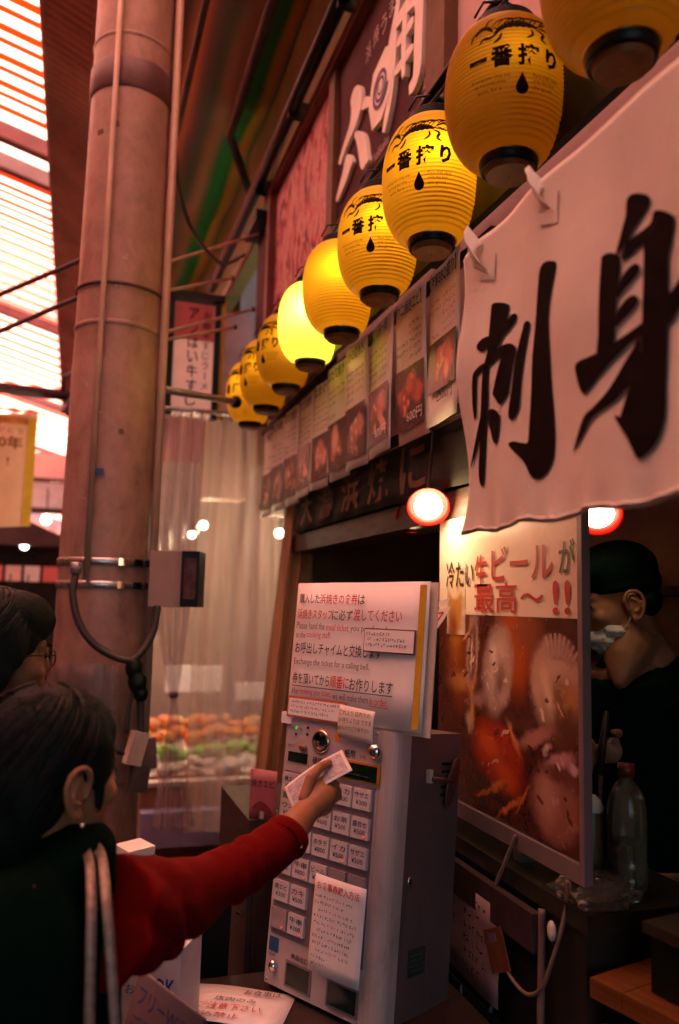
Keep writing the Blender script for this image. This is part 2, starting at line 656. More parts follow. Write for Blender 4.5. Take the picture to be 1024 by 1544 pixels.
aw = thing('lit_stripe_awning', 'long canvas awning with coloured light painted as olive, green, yellow and orange stripes above the signboard', 'awning', (0.8, 6, 4.8))


def lit_stripe_mat():  # stripes paint the coloured light on the sheet into the canvas
    m = bpy.data.materials.new('colour_lit_canvas')
    m.use_nodes = True
    n, l = m.node_tree.nodes, m.node_tree.links
    p = n['Principled BSDF']
    tc = n.new('ShaderNodeTexCoord')
    sx = n.new('ShaderNodeSeparateXYZ')
    l.new(tc.outputs['Object'], sx.inputs[0])
    mr = n.new('ShaderNodeMapRange')
    mr.inputs[1].default_value = -0.55
    mr.inputs[2].default_value = 0.5
    l.new(sx.outputs[0], mr.inputs[0])
    nz = n.new('ShaderNodeTexNoise')
    mp = n.new('ShaderNodeMapping')
    mp.inputs['Scale'].default_value = (2.5, 0.35, 1)
    l.new(tc.outputs['Object'], mp.inputs[0])
    l.new(mp.outputs[0], nz.inputs['Vector'])
    nz.inputs['Scale'].default_value = 2.2
    ma = n.new('ShaderNodeMath')
    ma.operation = 'MULTIPLY_ADD'
    ma.inputs[1].default_value = 0.1
    l.new(nz.outputs['Fac'], ma.inputs[0])
    l.new(mr.outputs[0], ma.inputs[2])
    rp = n.new('ShaderNodeValToRGB')
    rp.color_ramp.interpolation = 'CARDINAL'
    cols = [(0.0, (0.02, 0.035, 0.015)), (0.22, (0.05, 0.05, 0.025)), (0.3, (0.32, 0.13, 0.04)), (0.36, (0.06, 0.05, 0.03)),
            (0.45, (0.03, 0.09, 0.03)), (0.53, (0.35, 0.22, 0.1)), (0.60, (0.02, 0.34, 0.07)), (0.68, (0.02, 0.3, 0.06)), (0.71, (0.75, 0.42, 0.03)),
            (0.77, (0.6, 0.36, 0.12)), (0.8, (0.12, 0.36, 0.09)), (0.86, (0.12, 0.32, 0.08)), (0.9, (0.3, 0.25, 0.13)), (1.0, (0.36, 0.3, 0.19))]
    cols = [(q, tuple(0.75 * v for v in c)) for q, c in cols]
    e = rp.color_ramp.elements
    e[0].position, e[0].color = cols[0][0], (*cols[0][1], 1)
    e[1].position, e[1].color = cols[-1][0], (*cols[-1][1], 1)
    for q, c in cols[1:-1]:
        a = e.new(q)
        a.color = (*c, 1)
    l.new(ma.outputs[0], rp.inputs[0])
    l.new(rp.outputs[0], p.inputs['Base Color'])
    p.inputs['Roughness'].default_value = 0.55
    return m


MB().sheet(lambda u, v: (-0.55 + 0.98 * u, -3.2 + 12.7 * v, 0.03 * math.sin(v * 60 + u * 3) + 0.05 * math.sin(u * 9) - 0.1 * u), 24, 80, 0.004).build('canvas', lit_stripe_mat(), aw, True)
PIPEM = mat('dark_steel_pipe', (0.07, 0.045, 0.035), 0.45, 0.2, 8)
MB().tube([(-0.05, -3.4, -0.33), (-0.03, -1.2, -0.32), (0.15, -1.05, -0.62)], 0.03).build('support_pipe', PIPEM, aw, True)
MB().tube([(0.27, -3.4, -0.28), (0.2, -1.1, -0.6)], 0.009).build('tension_rope', PIPEM, aw, True)
MB().tube([(-0.34, -3.4, -0.25), (-0.34, 8, -0.25)], 0.02).build('support_pipe', PIPEM, aw, True)

# ================================================================== SIGNBOARD
sg = facade('shop_signboard', 'plum signboard with raised white kanji and an octagon with a spiral', 'signboard', 0.985, 4.5, 2.6)


def YZ(l, y0=4.5, z0=2.6):
    return [(y0 - a, b - z0) for a, b in l]


MB().box2((1.29, 0.012, 0.1), (2.28, 0.034, 1.33)).build('board', PLUM, sg)
FR = mat('red_brown_frame', (0.16, 0.04, 0.028), 0.4, 0.15, 8)
fr = MB()
fr.box2((-0.03, -0.03, 1.33), (2.4, 0.034, 1.39))
fr.bevel(0.006).build('top_rail', FR, sg)
MB().box2((1.2, -0.012, 0.0), (1.285, 0.034, 1.329)).bevel(0.005).build('frame_post', mat('brown_frame', (0.13, 0.055, 0.02), 0.5, 0.15), sg)
MB().box2((2.285, -0.012, 0.0), (2.42, 0.034, 1.329)).bevel(0.005).build('frame_post', mat('brown_frame', (0.1, 0.04, 0.02), 0.5, 0.15), sg)
CARV = mat('white_carved_letter', (0.85, 0.8, 0.74), 0.4, 0.05)
Ha = [(2.919, 3.66), (2.872, 3.622), (2.859, 3.577), (2.874, 3.526), (2.925, 3.489), (2.988, 3.476), (3.062, 3.455), (3.118, 3.428), (3.144, 3.445), (3.122, 3.469), (3.056, 3.509), (3.002, 3.541), (2.987, 3.595), (3.0, 3.641), (2.965, 3.669)]
Hc = [(2.941, 3.464), (2.886, 3.443), (2.823, 3.393), (2.795, 3.347), (2.775, 3.289), (2.761, 3.252), (2.789, 3.25), (2.827, 3.248), (2.857, 3.275), (2.879, 3.335), (2.906, 3.398)]
Hd = [(3.04, 3.424), (2.991, 3.398), (2.957, 3.353), (2.977, 3.34), (3.022, 3.314), (3.087, 3.291), (3.146, 3.274), (3.168, 3.292), (3.14, 3.324), (3.093, 3.364), (3.067, 3.394)]
Hb = [(2.865, 3.52), (2.824, 3.543), (2.781, 3.525), (2.747, 3.488), (2.748, 3.466), (2.795, 3.486)]
Oc = [(2.59, 3.60), (2.525, 3.565), (2.505, 3.47), (2.535, 3.39), (2.62, 3.335), (2.72, 3.345), (2.765, 3.46), (2.72, 3.575)]
for nm, pl in (('raised_stroke', Ha), ('raised_stroke', Hb), ('raised_stroke', Hc), ('raised_stroke', Hd)):
    MB().prism(smoothed(YZ(pl), 3), -0.006, 0.01).build(nm, CARV, sg)
MB().prism(YZ(Oc), -0.009, 0.01).build('octagon_plaque', CARV, sg)
# spiral on the plaque
SPI = mat('purple_spiral', (0.09, 0.03, 0.2), 0.5, 0.1)
mb = MB()
cx, cz = 4.5 - 2.635, 3.468 - 2.6
pts = []
for i in range(75):
    a = i / 74 * 2 * math.pi * 2.6
    r = 0.018 + 0.062 * i / 74
    pts.append((cx + r * math.cos(a + 2.2), cz + 0.95 * r * math.sin(a + 2.2)))
for i in range(74):
    (x0, z0), (x1, z1) = pts[i], pts[i + 1]
    t = Vector((x1 - x0, z1 - z0)).normalized() * (0.003 + 0.006 * i / 74)
    mb.add([(x0 - t.y, -0.011, z0 + t.x), (x0 + t.y, -0.011, z0 - t.x), (x1 + t.y, -0.011, z1 - t.x), (x1 - t.y, -0.011, z1 + t.x)], [(0, 1, 2, 3)])
mb.build('spiral', SPI, sg)
# 'kaku' character as a raised slab of strokes
kx = 4.5


def stroke(pts, w):
    P = curve_path([(a, 0, b) for a, b in YZ(pts)], 5)
    left, right = [], []
    for i, p in enumerate(P):
        t = (P[min(i + 1, len(P) - 1)] - P[max(i - 1, 0)]).normalized()
        k = w * (1.0 - 0.45 * abs(2 * i / (len(P) - 1) - 1) ** 3)
        left.append((p.x - t.z * k, p.z + t.x * k))
        right.append((p.x + t.z * k, p.z - t.x * k))
    return left + right[::-1]


for i, (pts, w) in enumerate((([(2.46, 3.75), (2.5, 3.66), (2.56, 3.58)], 0.024), ([(2.5, 3.71), (2.38, 3.73), (2.33, 3.68), (2.4, 3.62)], 0.02),
                              ([(2.5, 3.64), (2.52, 3.5), (2.54, 3.38), (2.6, 3.27)], 0.026), ([(2.5, 3.62), (2.36, 3.61), (2.29, 3.57), (2.29, 3.42), (2.3, 3.3), (2.36, 3.28)], 0.034),
                              ([(2.48, 3.53), (2.33, 3.52)], 0.02), ([(2.49, 3.43), (2.33, 3.42)], 0.02), ([(2.4, 3.62), (2.41, 3.5), (2.41, 3.36)], 0.02))):
    MB().prism(stroke(pts, w), -0.006 - 0.0008 * i, 0.011).build('raised_stroke', CARV, sg)
GREYL = mat('pale_sign_lettering', (0.55, 0.42, 0.42), 0.5, 0.1)
text([(c, 4.5 - 2.86 + i * 0.085, 1.11 + 0.012 * (i % 2), 0.06, 0.075) for i, c in enumerate('浜焼うまい店')]
     + [('umi hakkaku', 4.5 - 2.83, 0.63, 0.24, 0.04)]
     + [(c, 4.5 - 2.29, 0.84 - i * 0.052, 0.042, 0.042) for i, c in enumerate('海鮮浜焼酒場')], 0.009, GREYL, sg)
# brush-painted red banner to the left of it
rb = facade('brush_banner', 'pink banner with wild red brush painting left of the plum signboard', 'banner', 0.985, 4.42, 2.6)


def brush_mat():
    m = mat('brush_paint', (0.6, 0.36, 0.36), 0.6, 0.05)
    n, l = m.node_tree.nodes, m.node_tree.links
    tc = n.new('ShaderNodeTexCoord')
    mp = n.new('ShaderNodeMapping')
    mp.inputs['Scale'].default_value = (5, 1, 2.0)
    mp.inputs['Rotation'].default_value = (0, 0.35, 0)
    l.new(tc.outputs['Object'], mp.inputs[0])
    nz = n.new('ShaderNodeTexNoise')
    nz.inputs['Scale'].default_value = 2.6
    nz.inputs['Detail'].default_value = 5
    nz.inputs['Distortion'].default_value = 1.6
    l.new(mp.outputs[0], nz.inputs['Vector'])
    rp = n.new('ShaderNodeValToRGB')
    e = rp.color_ramp.elements
    e[0].position, e[0].color = 0.38, (0.12, 0.03, 0.05, 1)
    e[1].position, e[1].color = 0.62, (0.62, 0.38, 0.35, 1)
    for q, c in ((0.45, (0.5, 0.02, 0.06, 1)), (0.5, (0.6, 0.25, 0.27, 1)), (0.55, (0.62, 0.4, 0.38, 1)), (0.58, (0.55, 0.08, 0.1, 1))):
        e.new(q).color = c
    l.new(nz.outputs['Fac'], rp.inputs[0])
    l.new(rp.outputs[0], n['Principled BSDF'].inputs['Base Color'])
    return m


MB().box2((0.03, 0.012, 0.0), (1.115, 0.03, 1.32)).build('cloth', brush_mat(), rb)
MB().box2((-0.035, -0.03, 0.0), (0.025, 0.034, 1.325)).bevel(0.006).build('side_rail', FR, rb)
# big dark pipe along the top of the boards
pp = facade('gutter_pipe', 'thick dark gutter pipe running along the top of the signboards', 'pipe', 0.9, 4.6, 4.02)
MB().tube([(-1.6, 0, 0.0), (3.2, 0, 0.0)], 0.035, 12).build('pipe', BLACKP, pp, True)
for xx in (0.1, 0.9, 1.7, 2.4):
    MB().box((xx, 0.04, -0.01), (0.025, 0.12, 0.09)).bevel(0.004).build('bracket', BLACKP, pp)
# narrow post with a dark clamp and a red panel at the far end of the boards
ps = facade('sign_post', 'narrow plum post with dark clamps at the far end of the signboards', 'post', 0.98, 4.75, 2.35)
MB().box2((-0.06, 0, 0), (0.2, 0.05, 1.5)).bevel(0.005).build('post', PLUM, ps)
for z in (0.62, 1.5):
    MB().box((0.07, -0.01, z), (0.34, 0.14, 0.06)).bevel(0.005).build('clamp', BLACKP, ps)
MB().box2((-0.02, -0.006, 0.42), (0.16, -0.001, 0.58)).build('red_panel', mat('pink_red_panel', (0.7, 0.2, 0.2), 0.3, 0.2, 12), ps)

# ================================================================== COLUMN
col = thing('arcade_column', 'thick beige steel column of the arcade with pipes strapped to it', 'column', (0.11, 3.25, 0))
COLM = mat('beige_column_paint', (0.33, 0.187, 0.145), 0.45, 0.13, 14, 0.2, 34, stretch=(1.2, 1.2, 0.9), grime=0.6)
MB().lathe([(0.172, 0), (0.170, 1.5), (0.166, 2.45), (0.164, 2.46), (0.1635, 2.5), (0.157, 3.6), (0.153, 6.2)], seg=40, cap=False).build('shaft', COLM, col, True)
BAND = mat('dark_red_band', (0.11, 0.04, 0.04), 0.5, 0.2)
MB().lathe([(0.160, 3.56), (0.165, 3.57), (0.165, 3.68), (0.159, 3.69)], seg=40, cap=False).build('band', BAND, col, True)
MB().lathe([(0.157, 3.78), (0.162, 3.79), (0.157, 3.8)], seg=40, cap=False).build('weld_ring', COLM, col, True)
MB().lathe([(0.165, 2.59), (0.17, 2.6), (0.165, 2.61)], seg=40, cap=False).build('weld_ring', COLM, col, True)
MB().lathe([(0.168, 2.745), (0.173, 2.75), (0.173, 2.757), (0.168, 2.76)], seg=40, cap=False).build('wire_tie', BAND, col, True)
for z in (1.605, 1.69):
    MB().lathe([(0.171, z - 0.014), (0.175, z - 0.012), (0.175, z + 0.012), (0.171, z + 0.014)], seg=40, cap=False).build('steel_strap', STEEL, col, True)
    for k in range(3):
        a = R(-72 + 22 * k)
        MB().box((0.179 * math.cos(a), 0.179 * math.sin(a), z), (0.016, 0.03, 0.025), a).bevel(0.003).build('strap_buckle', CHROME if k == 0 else BLACKP, col)
CON = mat('beige_conduit', (0.42, 0.27, 0.2), 0.4, 0.12, 5)
a = R(-112)
MB().tube([(0.185 * math.cos(a), 0.185 * math.sin(a), 1.62), (0.183 * math.cos(a), 0.183 * math.sin(a), 2.5), (0.174 * math.cos(a), 0.174 * math.sin(a), 6)], 0.011).build('conduit', CON, col, True)
a = R(-22)
MB().tube([(0.19 * math.cos(a), 0.19 * math.sin(a), 0.9), (0.187 * math.cos(a), 0.187 * math.sin(a), 2.5), (0.18 * math.cos(a), 0.18 * math.sin(a), 6)], 0.017).build('conduit', CON, col, True)
a = R(-108)
MB().box((0.1745 * math.cos(a), 0.1745 * math.sin(a), 2.02), (0.002, 0.055, 0.022), a, 0.1).build('blue_tape', mat('blue_tape', (0.05, 0.07, 0.2), 0.5), col)
rs = random.Random(11)
for k in range(9):
    a = R(rs.uniform(-140, -40))
    zz = rs.uniform(1.9, 3.4)
    rr_ = 0.1725 - 0.008 * (zz - 1.5)
    MB().box((rr_ * math.cos(a), rr_ * math.sin(a), zz), (0.0016, rs.uniform(.006, .03), rs.uniform(.006, .03)), a, rs.uniform(-.4, .4)).build('sticker_scrap', mat('scrap_%d' % (k % 2), ((0.45, 0.33, 0.28), (0.14, 0.07, 0.05))[k % 2], 0.7, 0.3, 60), col)
# clear film wrapped round the foot of the column
FILM = glassy('column_film', (0.6, 0.45, 0.42), 0.35, 0.2)
MB().sheet(lambda u, v: ((0.182 + 0.006 * math.sin(u * 31 + v * 3)) * math.cos(R(-170 + 170 * u)), (0.182 + 0.006 * math.sin(u * 31 + v * 3)) * math.sin(R(-170 + 170 * u)), 0.9 + 0.42 * v), 40, 4).build('plastic_wrap', FILM, col, True)

# meter box on the column's right side
mbx = thing('meter_box', 'grey electric meter box with a dark window beside the column', 'meter box', (0.335, 2.93, 1.53), R(-18))
MB().box2((-0.085, 0, 0), (0.03, 0.11, 0.2)).bevel(0.006).build('housing', mat('grey_housing', (0.3, 0.2, 0.17), 0.45, 0.08, grime=0.4), mbx)
MB().box2((0.032, -0.02, 0.002), (0.095, 0.11, 0.2)).bevel(0.006).build('window_frame', BLACKP, mbx)
MB().box2((0.042, -0.024, 0.03), (0.086, -0.021, 0.175)).build('window', mat('smoked_window', (0.1, 0.05, 0.05), 0.12, 0.3, 30), mbx)
CABLE = mat('dark_cable', (0.035, 0.028, 0.022), 0.5, 0.15)
cb = thing('drooping_cable', 'thick dark cable drooping round the front of the column from the meter box', 'cable', (0.1, 2.95, 1.5))
MB().tube([p - Vector((0.1, 2.95, 1.5)) for p in curve_path([(0.005, 3.0, 1.64), (0.0, 2.98, 1.56), (0.03, 2.96, 1.46), (0.095, 2.95, 1.385), (0.19, 2.92, 1.345), (0.235, 2.92, 1.37), (0.275, 2.94, 1.44), (0.288, 2.95, 1.535)], 8)], 0.0135).build('cable', CABLE, cb, True)
MB().tube([(-0.095, 0.05, 0.14), (-0.095, 0.05, 0.18)], 0.02).build('gland', GREYM, cb, True)
jn = thing('cable_bundle', 'black taped cable joint with plugs hanging down the column', 'cable bundle', (0.215, 2.92, 1.2))
sh = blob(lambda b: (b.ell((0, 0, 0.12), (0.03, 0.025, 0.04)), b.ell((0.015, 0, 0.07), (0.034, 0.026, 0.04)), b.ell((0.028, 0, 0.03), (0.026, 0.022, 0.03))), 0.006, 3)
skin(sh, 'taped_joint', BLACKP, jn)
for q in ([(0.0, 0, 0.05), (-0.01, 0, -0.03), (-0.012, 0, -0.1)], [(0.03, 0, 0.03), (0.034, 0, -0.05), (0.045, 0, -0.13)], [(0.02, 0, 0.03), (0.03, 0.01, -0.08), (0.04, 0.01, -0.2)]):
    MB().tube(curve_path(q, 5), 0.008).build('cable', CABLE, jn, True)
MB().box((0.02, -0.01, -0.15), (0.055, 0.04, 0.11), 0.3, 0, 0.25).bevel(0.008).build('plug_box', mat('beige_plug', (0.5, 0.4, 0.33), 0.45), jn)
MB().box((0.065, 0.0, -0.17), (0.05, 0.035, 0.1), -0.2, 0, -0.1).bevel(0.008).build('plug_box', mat('brown_plug', (0.12, 0.07, 0.06), 0.5), jn)
MB().box((0.035, -0.005, -0.25), (0.06, 0.04, 0.09), 0.2, 0, 0.1).bevel(0.008).build('plug_box', mat('dark_plug', (0.06, 0.05, 0.04), 0.5), jn)
# cable swagging from the top of the column to the signboards
sc = thing('swagged_cable', 'dark cable swagging from the column top across to the signboard corner', 'cable', (0.3, 3.2, 3.2))
MB().tube([p - Vector((0.3, 3.2, 3.2)) for p in curve_path([(0.28, 3.2, 4.6), (0.275, 3.2, 3.9), (0.29, 3.2, 3.45), (0.33, 3.25, 3.22), (0.42, 3.4, 3.13), (0.6, 3.8, 3.2), (0.84, 4.5, 3.58)], 8)], 0.009).build('cable', CABLE, sc, True)
# braces between the column and the shop front
for i, (a, b, r, lab) in enumerate((
        ((0.27, 3.25, 2.40), (0.66, 3.62, 2.47), 0.016, 'thick grey tube level with the far lanterns, from column to shop'),
        ((0.27, 3.3, 2.94), (0.92, 4.5, 3.72), 0.008, 'topmost thin rod rising from the column to the signboard post'),
        ((0.27, 3.3, 2.82), (0.72, 4.2, 3.3), 0.008, 'second thin rod rising from the column just above the lantern sign'),
        ((0.27, 3.3, 2.64), (0.86, 4.3, 3.18), 0.008, 'thin rod crossing in front of the upper part of the vertical sign'),
        ((0.27, 3.3, 2.61), (0.66, 3.72, 2.86), 0.007, 'short thin rod crossing the vertical sign just below its neighbour'))):
    t = thing('brace_rod', lab, 'rod', a, group='braces from the column to the shop front')
    MB().tube([(0, 0, 0), Vector(b) - Vector(a)], r).build('rod', GREYM if i == 0 else CON, t, True)
    MB().ell(Vector(b) - Vector(a), (r * 1.8, r * 1.8, r * 1.8)).build('end_fitting', BLACKP, t, True)
dr = thing('diagonal_strut', 'dark strut slanting down from the signboard post behind the rods', 'strut', (0.9, 4.6, 3.7))
MB().tube([(0, 0, 0), (-0.27, 0.1, -0.62)], 0.018).build('strut', CON, dr, True)

# hanging vertical light box sign
lb = thing('hanging_sign', 'tall narrow sign in a black frame with vertical brush writing behind the rods', 'sign', (0.58, 4.6, 2.62))
MB().box2((-0.115, 0.0, 0.0), (0.115, 0.08, 0.66)).build('panel', mat('sign_panel', (0.72, 0.5, 0.44), 0.5, 0.06, emit=0.03, ecol=(1, 0.5, 0.36)), lb)
MB().box2((-0.113, -0.003, 0.44), (0.113, -0.0008, 0.658)).build('pink_field', mat('pink_field', (0.55, 0.12, 0.14), 0.5, 0.1), lb)
for a, b in (((-0.15, -0.02, -0.02), (-0.116, 0.1, 0.68)), ((0.116, -0.02, -0.02), (0.15, 0.1, 0.68)), ((-0.17, -0.03, 0.682), (0.17, 0.11, 0.72))):
    MB().box2(a, b).bevel(0.004).build('frame_bar', BLACKP, lb)
text([(c, -0.035, 0.56 - i * 0.085, 0.06, 0.07, 0.01) for i, c in enumerate('アツはい牛すじ')] + [(c, 0.05 + (0.017 if c == 'ー' else 0), 0.57 - i * 0.06, 0.006 if c == 'ー' else 0.04, 0.045) for i, c in enumerate('名物牛すじラーメン')], -0.006, BLACK, lb)
MB().box2((-0.2, 0.0, 0.0), (-0.17, 0.03, 0.55)).build('side_strip', mat('red_strip', (0.7, 0.25, 0.2), 0.4), lb)
MB().box2((0.155, 0.0, -0.02), (0.18, 0.03, 0.7)).build('side_strip', YELLOW, lb)
bw = thing('neighbour_wall', 'dull pink wall of the next building behind the hanging sign', 'wall', (0.9, 5.0, 0))
MB().box2((-0.16, 0.0, 2.2), (0.1, 0.2, 3.4)).build('wall', mat('dull_pink_wall', (0.45, 0.27, 0.24), 0.7, 0.15, 3), bw)

# ================================================================== LANTERNS
LSH = mat('lantern_paper', (0.5, 0.285, 0.011), 0.42, 0.1, 9, 0.35, 16, translucent=0.45, tcol=(0.95, 0.56, 0.02), spec=0.4, coat=0.1)
LSHB = mat('lit_lantern_paper', (0.75, 0.6, 0.06), 0.42, 0.06, 5, translucent=0.5, tcol=(0.98, 0.88, 0.12), spec=0.5)  # lit copy of the lantern paper, glow put into a brighter lemon colour
INK = mat('lantern_ink', (0.012, 0.006, 0.002), 0.9, 0.05, spec=0.05)
LH = 0.15


def lrad(z):
    t = min(1, abs(z) / LH)
    return 0.062 + 0.066 * (1 - t ** 2.4) ** 0.62


prof = []
NR = 32
for i in range(NR * 4 + 1):
    z = -LH + 2 * LH * i / (NR * 4)
    prof.append((lrad(z) + 0.002 * math.cos(2 * math.pi * i / 4), z))


def flatback(m_, lim=0.074):
    """the lanterns are flattened where they sit against the board"""
    for v in m_.b.verts:
        if v.co.x > lim:
            v.co.x = lim
    return m_


shell_me = flatback(MB().lathe(prof, seg=64, cap=False)).mesh('shell', LSH, True)
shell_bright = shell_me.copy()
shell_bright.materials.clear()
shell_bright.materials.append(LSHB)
captop_me = MB().lathe([(0.04, LH - 0.002), (0.062, LH - 0.002), (0.065, LH + 0.002), (0.065, LH + 0.022), (0.06, LH + 0.026), (0.04, LH + 0.026), (0.04, LH + 0.005), (0.002, LH + 0.004)], seg=36, cap=False).mesh('cap', BLACKP, True)
captop_me.name = 'cap'
captop_me.polygons.foreach_set('use_smooth', [False] * len(captop_me.polygons))
captop_me = captop_me
captop_me.update()
capbot_me = MB().lathe([(0.05, -LH + 0.002), (0.06, -LH + 0.002), (0.061, -LH - 0.002), (0.058, -LH - 0.018), (0.056, -LH - 0.02), (0.052, -LH - 0.02), (0.05, -LH - 0.01)], seg=36, cap=False).mesh('cap', BLACKP, True)
base_me = MB().lathe([(0.0515, -LH - 0.018), (0.046, -LH - 0.03), (0.002, -LH - 0.032)], seg=32, cap=False).mesh('base_disc', mat('amber_base', (0.22, 0.09, 0.01), 0.5, 0.2, 20), False)
hook_me = MB().tube([(-0.07, 0, LH + 0.028), (-0.05, 0, LH + 0.07), (0, 0, LH + 0.085), (0.05, 0, LH + 0.07), (0.07, 0, LH + 0.028)], 0.003, 6).mesh('handle', BLACKP, True)
bulb_me = MB().ell((0, 0, 0.02), (0.022, 0.022, 0.03)).tube([(0, 0, 0.04), (0, 0, 0.09)], 0.013).mesh('bulb', mat('unlit_bulb', (0.8, 0.7, 0.5), 0.2), True)


def onlant(x, z):
    x, z = x * 1.14, z * 1.16 + 0.004
    a = x / 0.128
    r = lrad(z) + 0.0028
    return (r * math.sin(a), -r * math.cos(a), z)


def lant_print():
    mb = MB()

    def put(s, x, z, w, h, bold=0.0):
        vs, fs, asp = glyphs(s, bold)
        b2 = bmesh.new()
        vv = [b2.verts.new((x + a * w, 0, z + b * h)) for a, b in vs]
        for f in fs:
            try:
                b2.faces.new([vv[i] for i in f])
            except ValueError:
                pass
        idx = {}
        out = []
        for k, v in enumerate(b2.verts):
            idx[v] = k
            out.append(onlant(v.co.x, v.co.z))
        mb.add(out, [[idx[v] for v in f.verts] for f in b2.faces])
        b2.free()

    put('一', -0.088, -0.006, 0.032, 0.009, 0.03)
    put('番', -0.050, -0.022, 0.038, 0.042, 0.045)
    put('搾', -0.004, -0.022, 0.038, 0.042, 0.04)
    put('り', 0.046, -0.020, 0.024, 0.038, 0.05)
    for k, s_ in enumerate(('Brewing beer using only', 'the first press of the', 'wort, for a')):
        put(s_, -0.085 + 0.004 * k, -0.042 - 0.0105 * k, 0.068 - .012 * k, 0.007)
    for k, s_ in enumerate(('Pure malt taste', 'only the best', 'the good')):
        put(s_, 0.022, -0.042 - 0.0105 * k, 0.05 - .006 * k, 0.007)
    # drop
    dp = [(0.0, 0.0)] + [(0.0115 * math.sin(t) * 1.0, -0.026 - 0.0115 * math.cos(t)) for t in [R(q) for q in range(125, -126, -25)]]
    mb.add([onlant(0.003 + x, -0.034 + z * 1.0) for x, z in dp], [list(range(len(dp)))])

    # leaping beast crest above the writing: loose brush strokes
    def br(pts, w):
        P = curve_path([(a, 0, b) for a, b in pts], 5)
        n = len(P)
        for i in range(n - 1):
            t = (P[i + 1] - P[i])
            if t.length < 1e-6:
                continue
            t.normalize()
            k0 = w * (1 - abs(2 * i / (n - 1) - 1) ** 2) + 0.0004
            k1 = w * (1 - abs(2 * (i + 1) / (n - 1) - 1) ** 2) + 0.0004
            mb.add([onlant(P[i].x - t.z * k0, P[i].z + t.x * k0), onlant(P[i].x + t.z * k0, P[i].z - t.x * k0),
                    onlant(P[i + 1].x + t.z * k1, P[i + 1].z - t.x * k1), onlant(P[i + 1].x - t.z * k1, P[i + 1].z + t.x * k1)], [(0, 1, 2, 3)])

    br([(-0.045, 0.045), (-0.02, 0.062), (0.012, 0.063), (0.035, 0.056)], 0.0075)
    br([(-0.045, 0.05), (-0.058, 0.064), (-0.072, 0.063), (-0.078, 0.052)], 0.005)
    br([(-0.072, 0.062), (-0.083, 0.055), (-0.086, 0.04)], 0.002)
    br([(-0.06, 0.066), (-0.056, 0.08), (-0.046, 0.084)], 0.0018)
    for k in range(9):
        x = -0.05 + 0.011 * k
        br([(x, 0.06 + 0.002 * (k % 3)), (x + 0.012, 0.075 + 0.003 * (k % 2)), (x + 0.03, 0.078), (x + 0.04, 0.072)], 0.0013)
        br([(x, 0.055), (x + 0.006, 0.06), (x + 0.014, 0.055), (x + 0.02, 0.06)], 0.001)
    br([(-0.035, 0.048), (-0.05, 0.038), (-0.062, 0.04), (-0.07, 0.03)], 0.0028)
    br([(-0.03, 0.045), (-0.035, 0.032), (-0.045, 0.026)], 0.0024)
    br([(0.03, 0.054), (0.045, 0.045), (0.04, 0.034), (0.05, 0.026)], 0.003)
    br([(0.022, 0.052), (0.024, 0.04), (0.012, 0.032)], 0.0024)
    br([(0.035, 0.06), (0.055, 0.07), (0.07, 0.062), (0.083, 0.068)], 0.003)
    br([(0.04, 0.056), (0.06, 0.052), (0.075, 0.045)], 0.0018)
    return mb.mesh('lettering', INK)


print_me = lant_print()
LANT = [  # y, facing deg, lamp watts, bulb offset, label
    (1.035, 236, 0.02, 'nearest yellow paper lantern, cut off by the upper right corner'),  # unlit lantern, faint light added inside to brighten the paper
    (1.400, 255, 0.02, 'large yellow lantern, unlit but for a faint added light, second from the right, above the white cloth banner'),  # faint light added here too, only to lift the paper
    (1.768, 231, 0.13, 'glowing yellow lantern third from the right, bright on its right side'),
    (2.134, 231, 0.13, 'glowing yellow lantern with beer writing, fourth from the right'),
    (2.500, 95, 0.17, 'glowing yellow lantern without visible writing, just right of the brightest one'),
    (2.866, 95, 0.6, 'brightest lantern, glowing lemon yellow in the middle of the row'),
    (3.232, 205, 0.06, 'dim orange lantern half hidden behind the brightest lantern'),
    (3.598, 207, 0.08, 'dim orange lantern second from the far end of the row'),
    (3.964, 210, 0.13, 'last and farthest orange lantern at the far end of the row')]
for i, (y, face, watt, lab) in enumerate(LANT):
    t = thing('paper_lantern', lab, 'lantern', (0.8, y, 2.61), 0, 0, 0, 'yellow beer lanterns hanging over the shop front')
    t.rotation_euler = (R(random.uniform(-3, 3)), R(random.uniform(-1, 1)), R(random.uniform(-3, 3)))
    t.scale = (random.uniform(.97, 1.03), random.uniform(.97, 1.03), random.uniform(.97, 1.03))
    link('shell', shell_bright if i == 5 else shell_me, t)
    link('cap', captop_me, t)
    link('cap', capbot_me, t)
    link('base_disc', base_me, t)
    link('handle', hook_me, t)
    pr_ = link('lettering', print_me, t, 'stuff')
    pr_.rotation_euler = (0, 0, R(face + 90))
    b = link('bulb', bulb_me, t)
    b.location = (0.0, 0.0, 0.04)
    if watt:
        ld = bpy.data.lights.new('lantern_light', 'POINT')
        ld.energy = watt
        ld.color = (1.0, 0.66, 0.3) if i != 5 else (1.0, 0.93, 0.55)
        ld.shadow_soft_size = 0.02
        lo = bpy.data.objects.new('lantern_light', ld)
        C.objects.link(lo)
        lo.parent = t
        lo.location = (-0.02, -0.074, 0.03)
        b.location = (0.02, -0.03, 0.05)
lbd = facade('lantern_board', 'long black board that the lanterns sit against', 'board', 0.876, 4.2, 2.49)
MB().box2((0.0, 0.0, 0.0), (4.0, 0.02, 0.23)).bevel(0.003).build('board', BLACKP, lbd)
lr = facade('lantern_rail', 'black cable and rail the lanterns hang from along the shop front', 'rail', 0.8, 4.2, 2.86)
MB().tube([(-0.1, 0, 0), (4.0, 0, 0)], 0.012).build('rail', BLACKP, lr, True)
for xx in (0.0, 1.2, 2.4, 3.6):
    MB().tube([(xx, 0, 0), (xx, 0.19, 0.03)], 0.01).build('arm', BLACKP, lr, True)
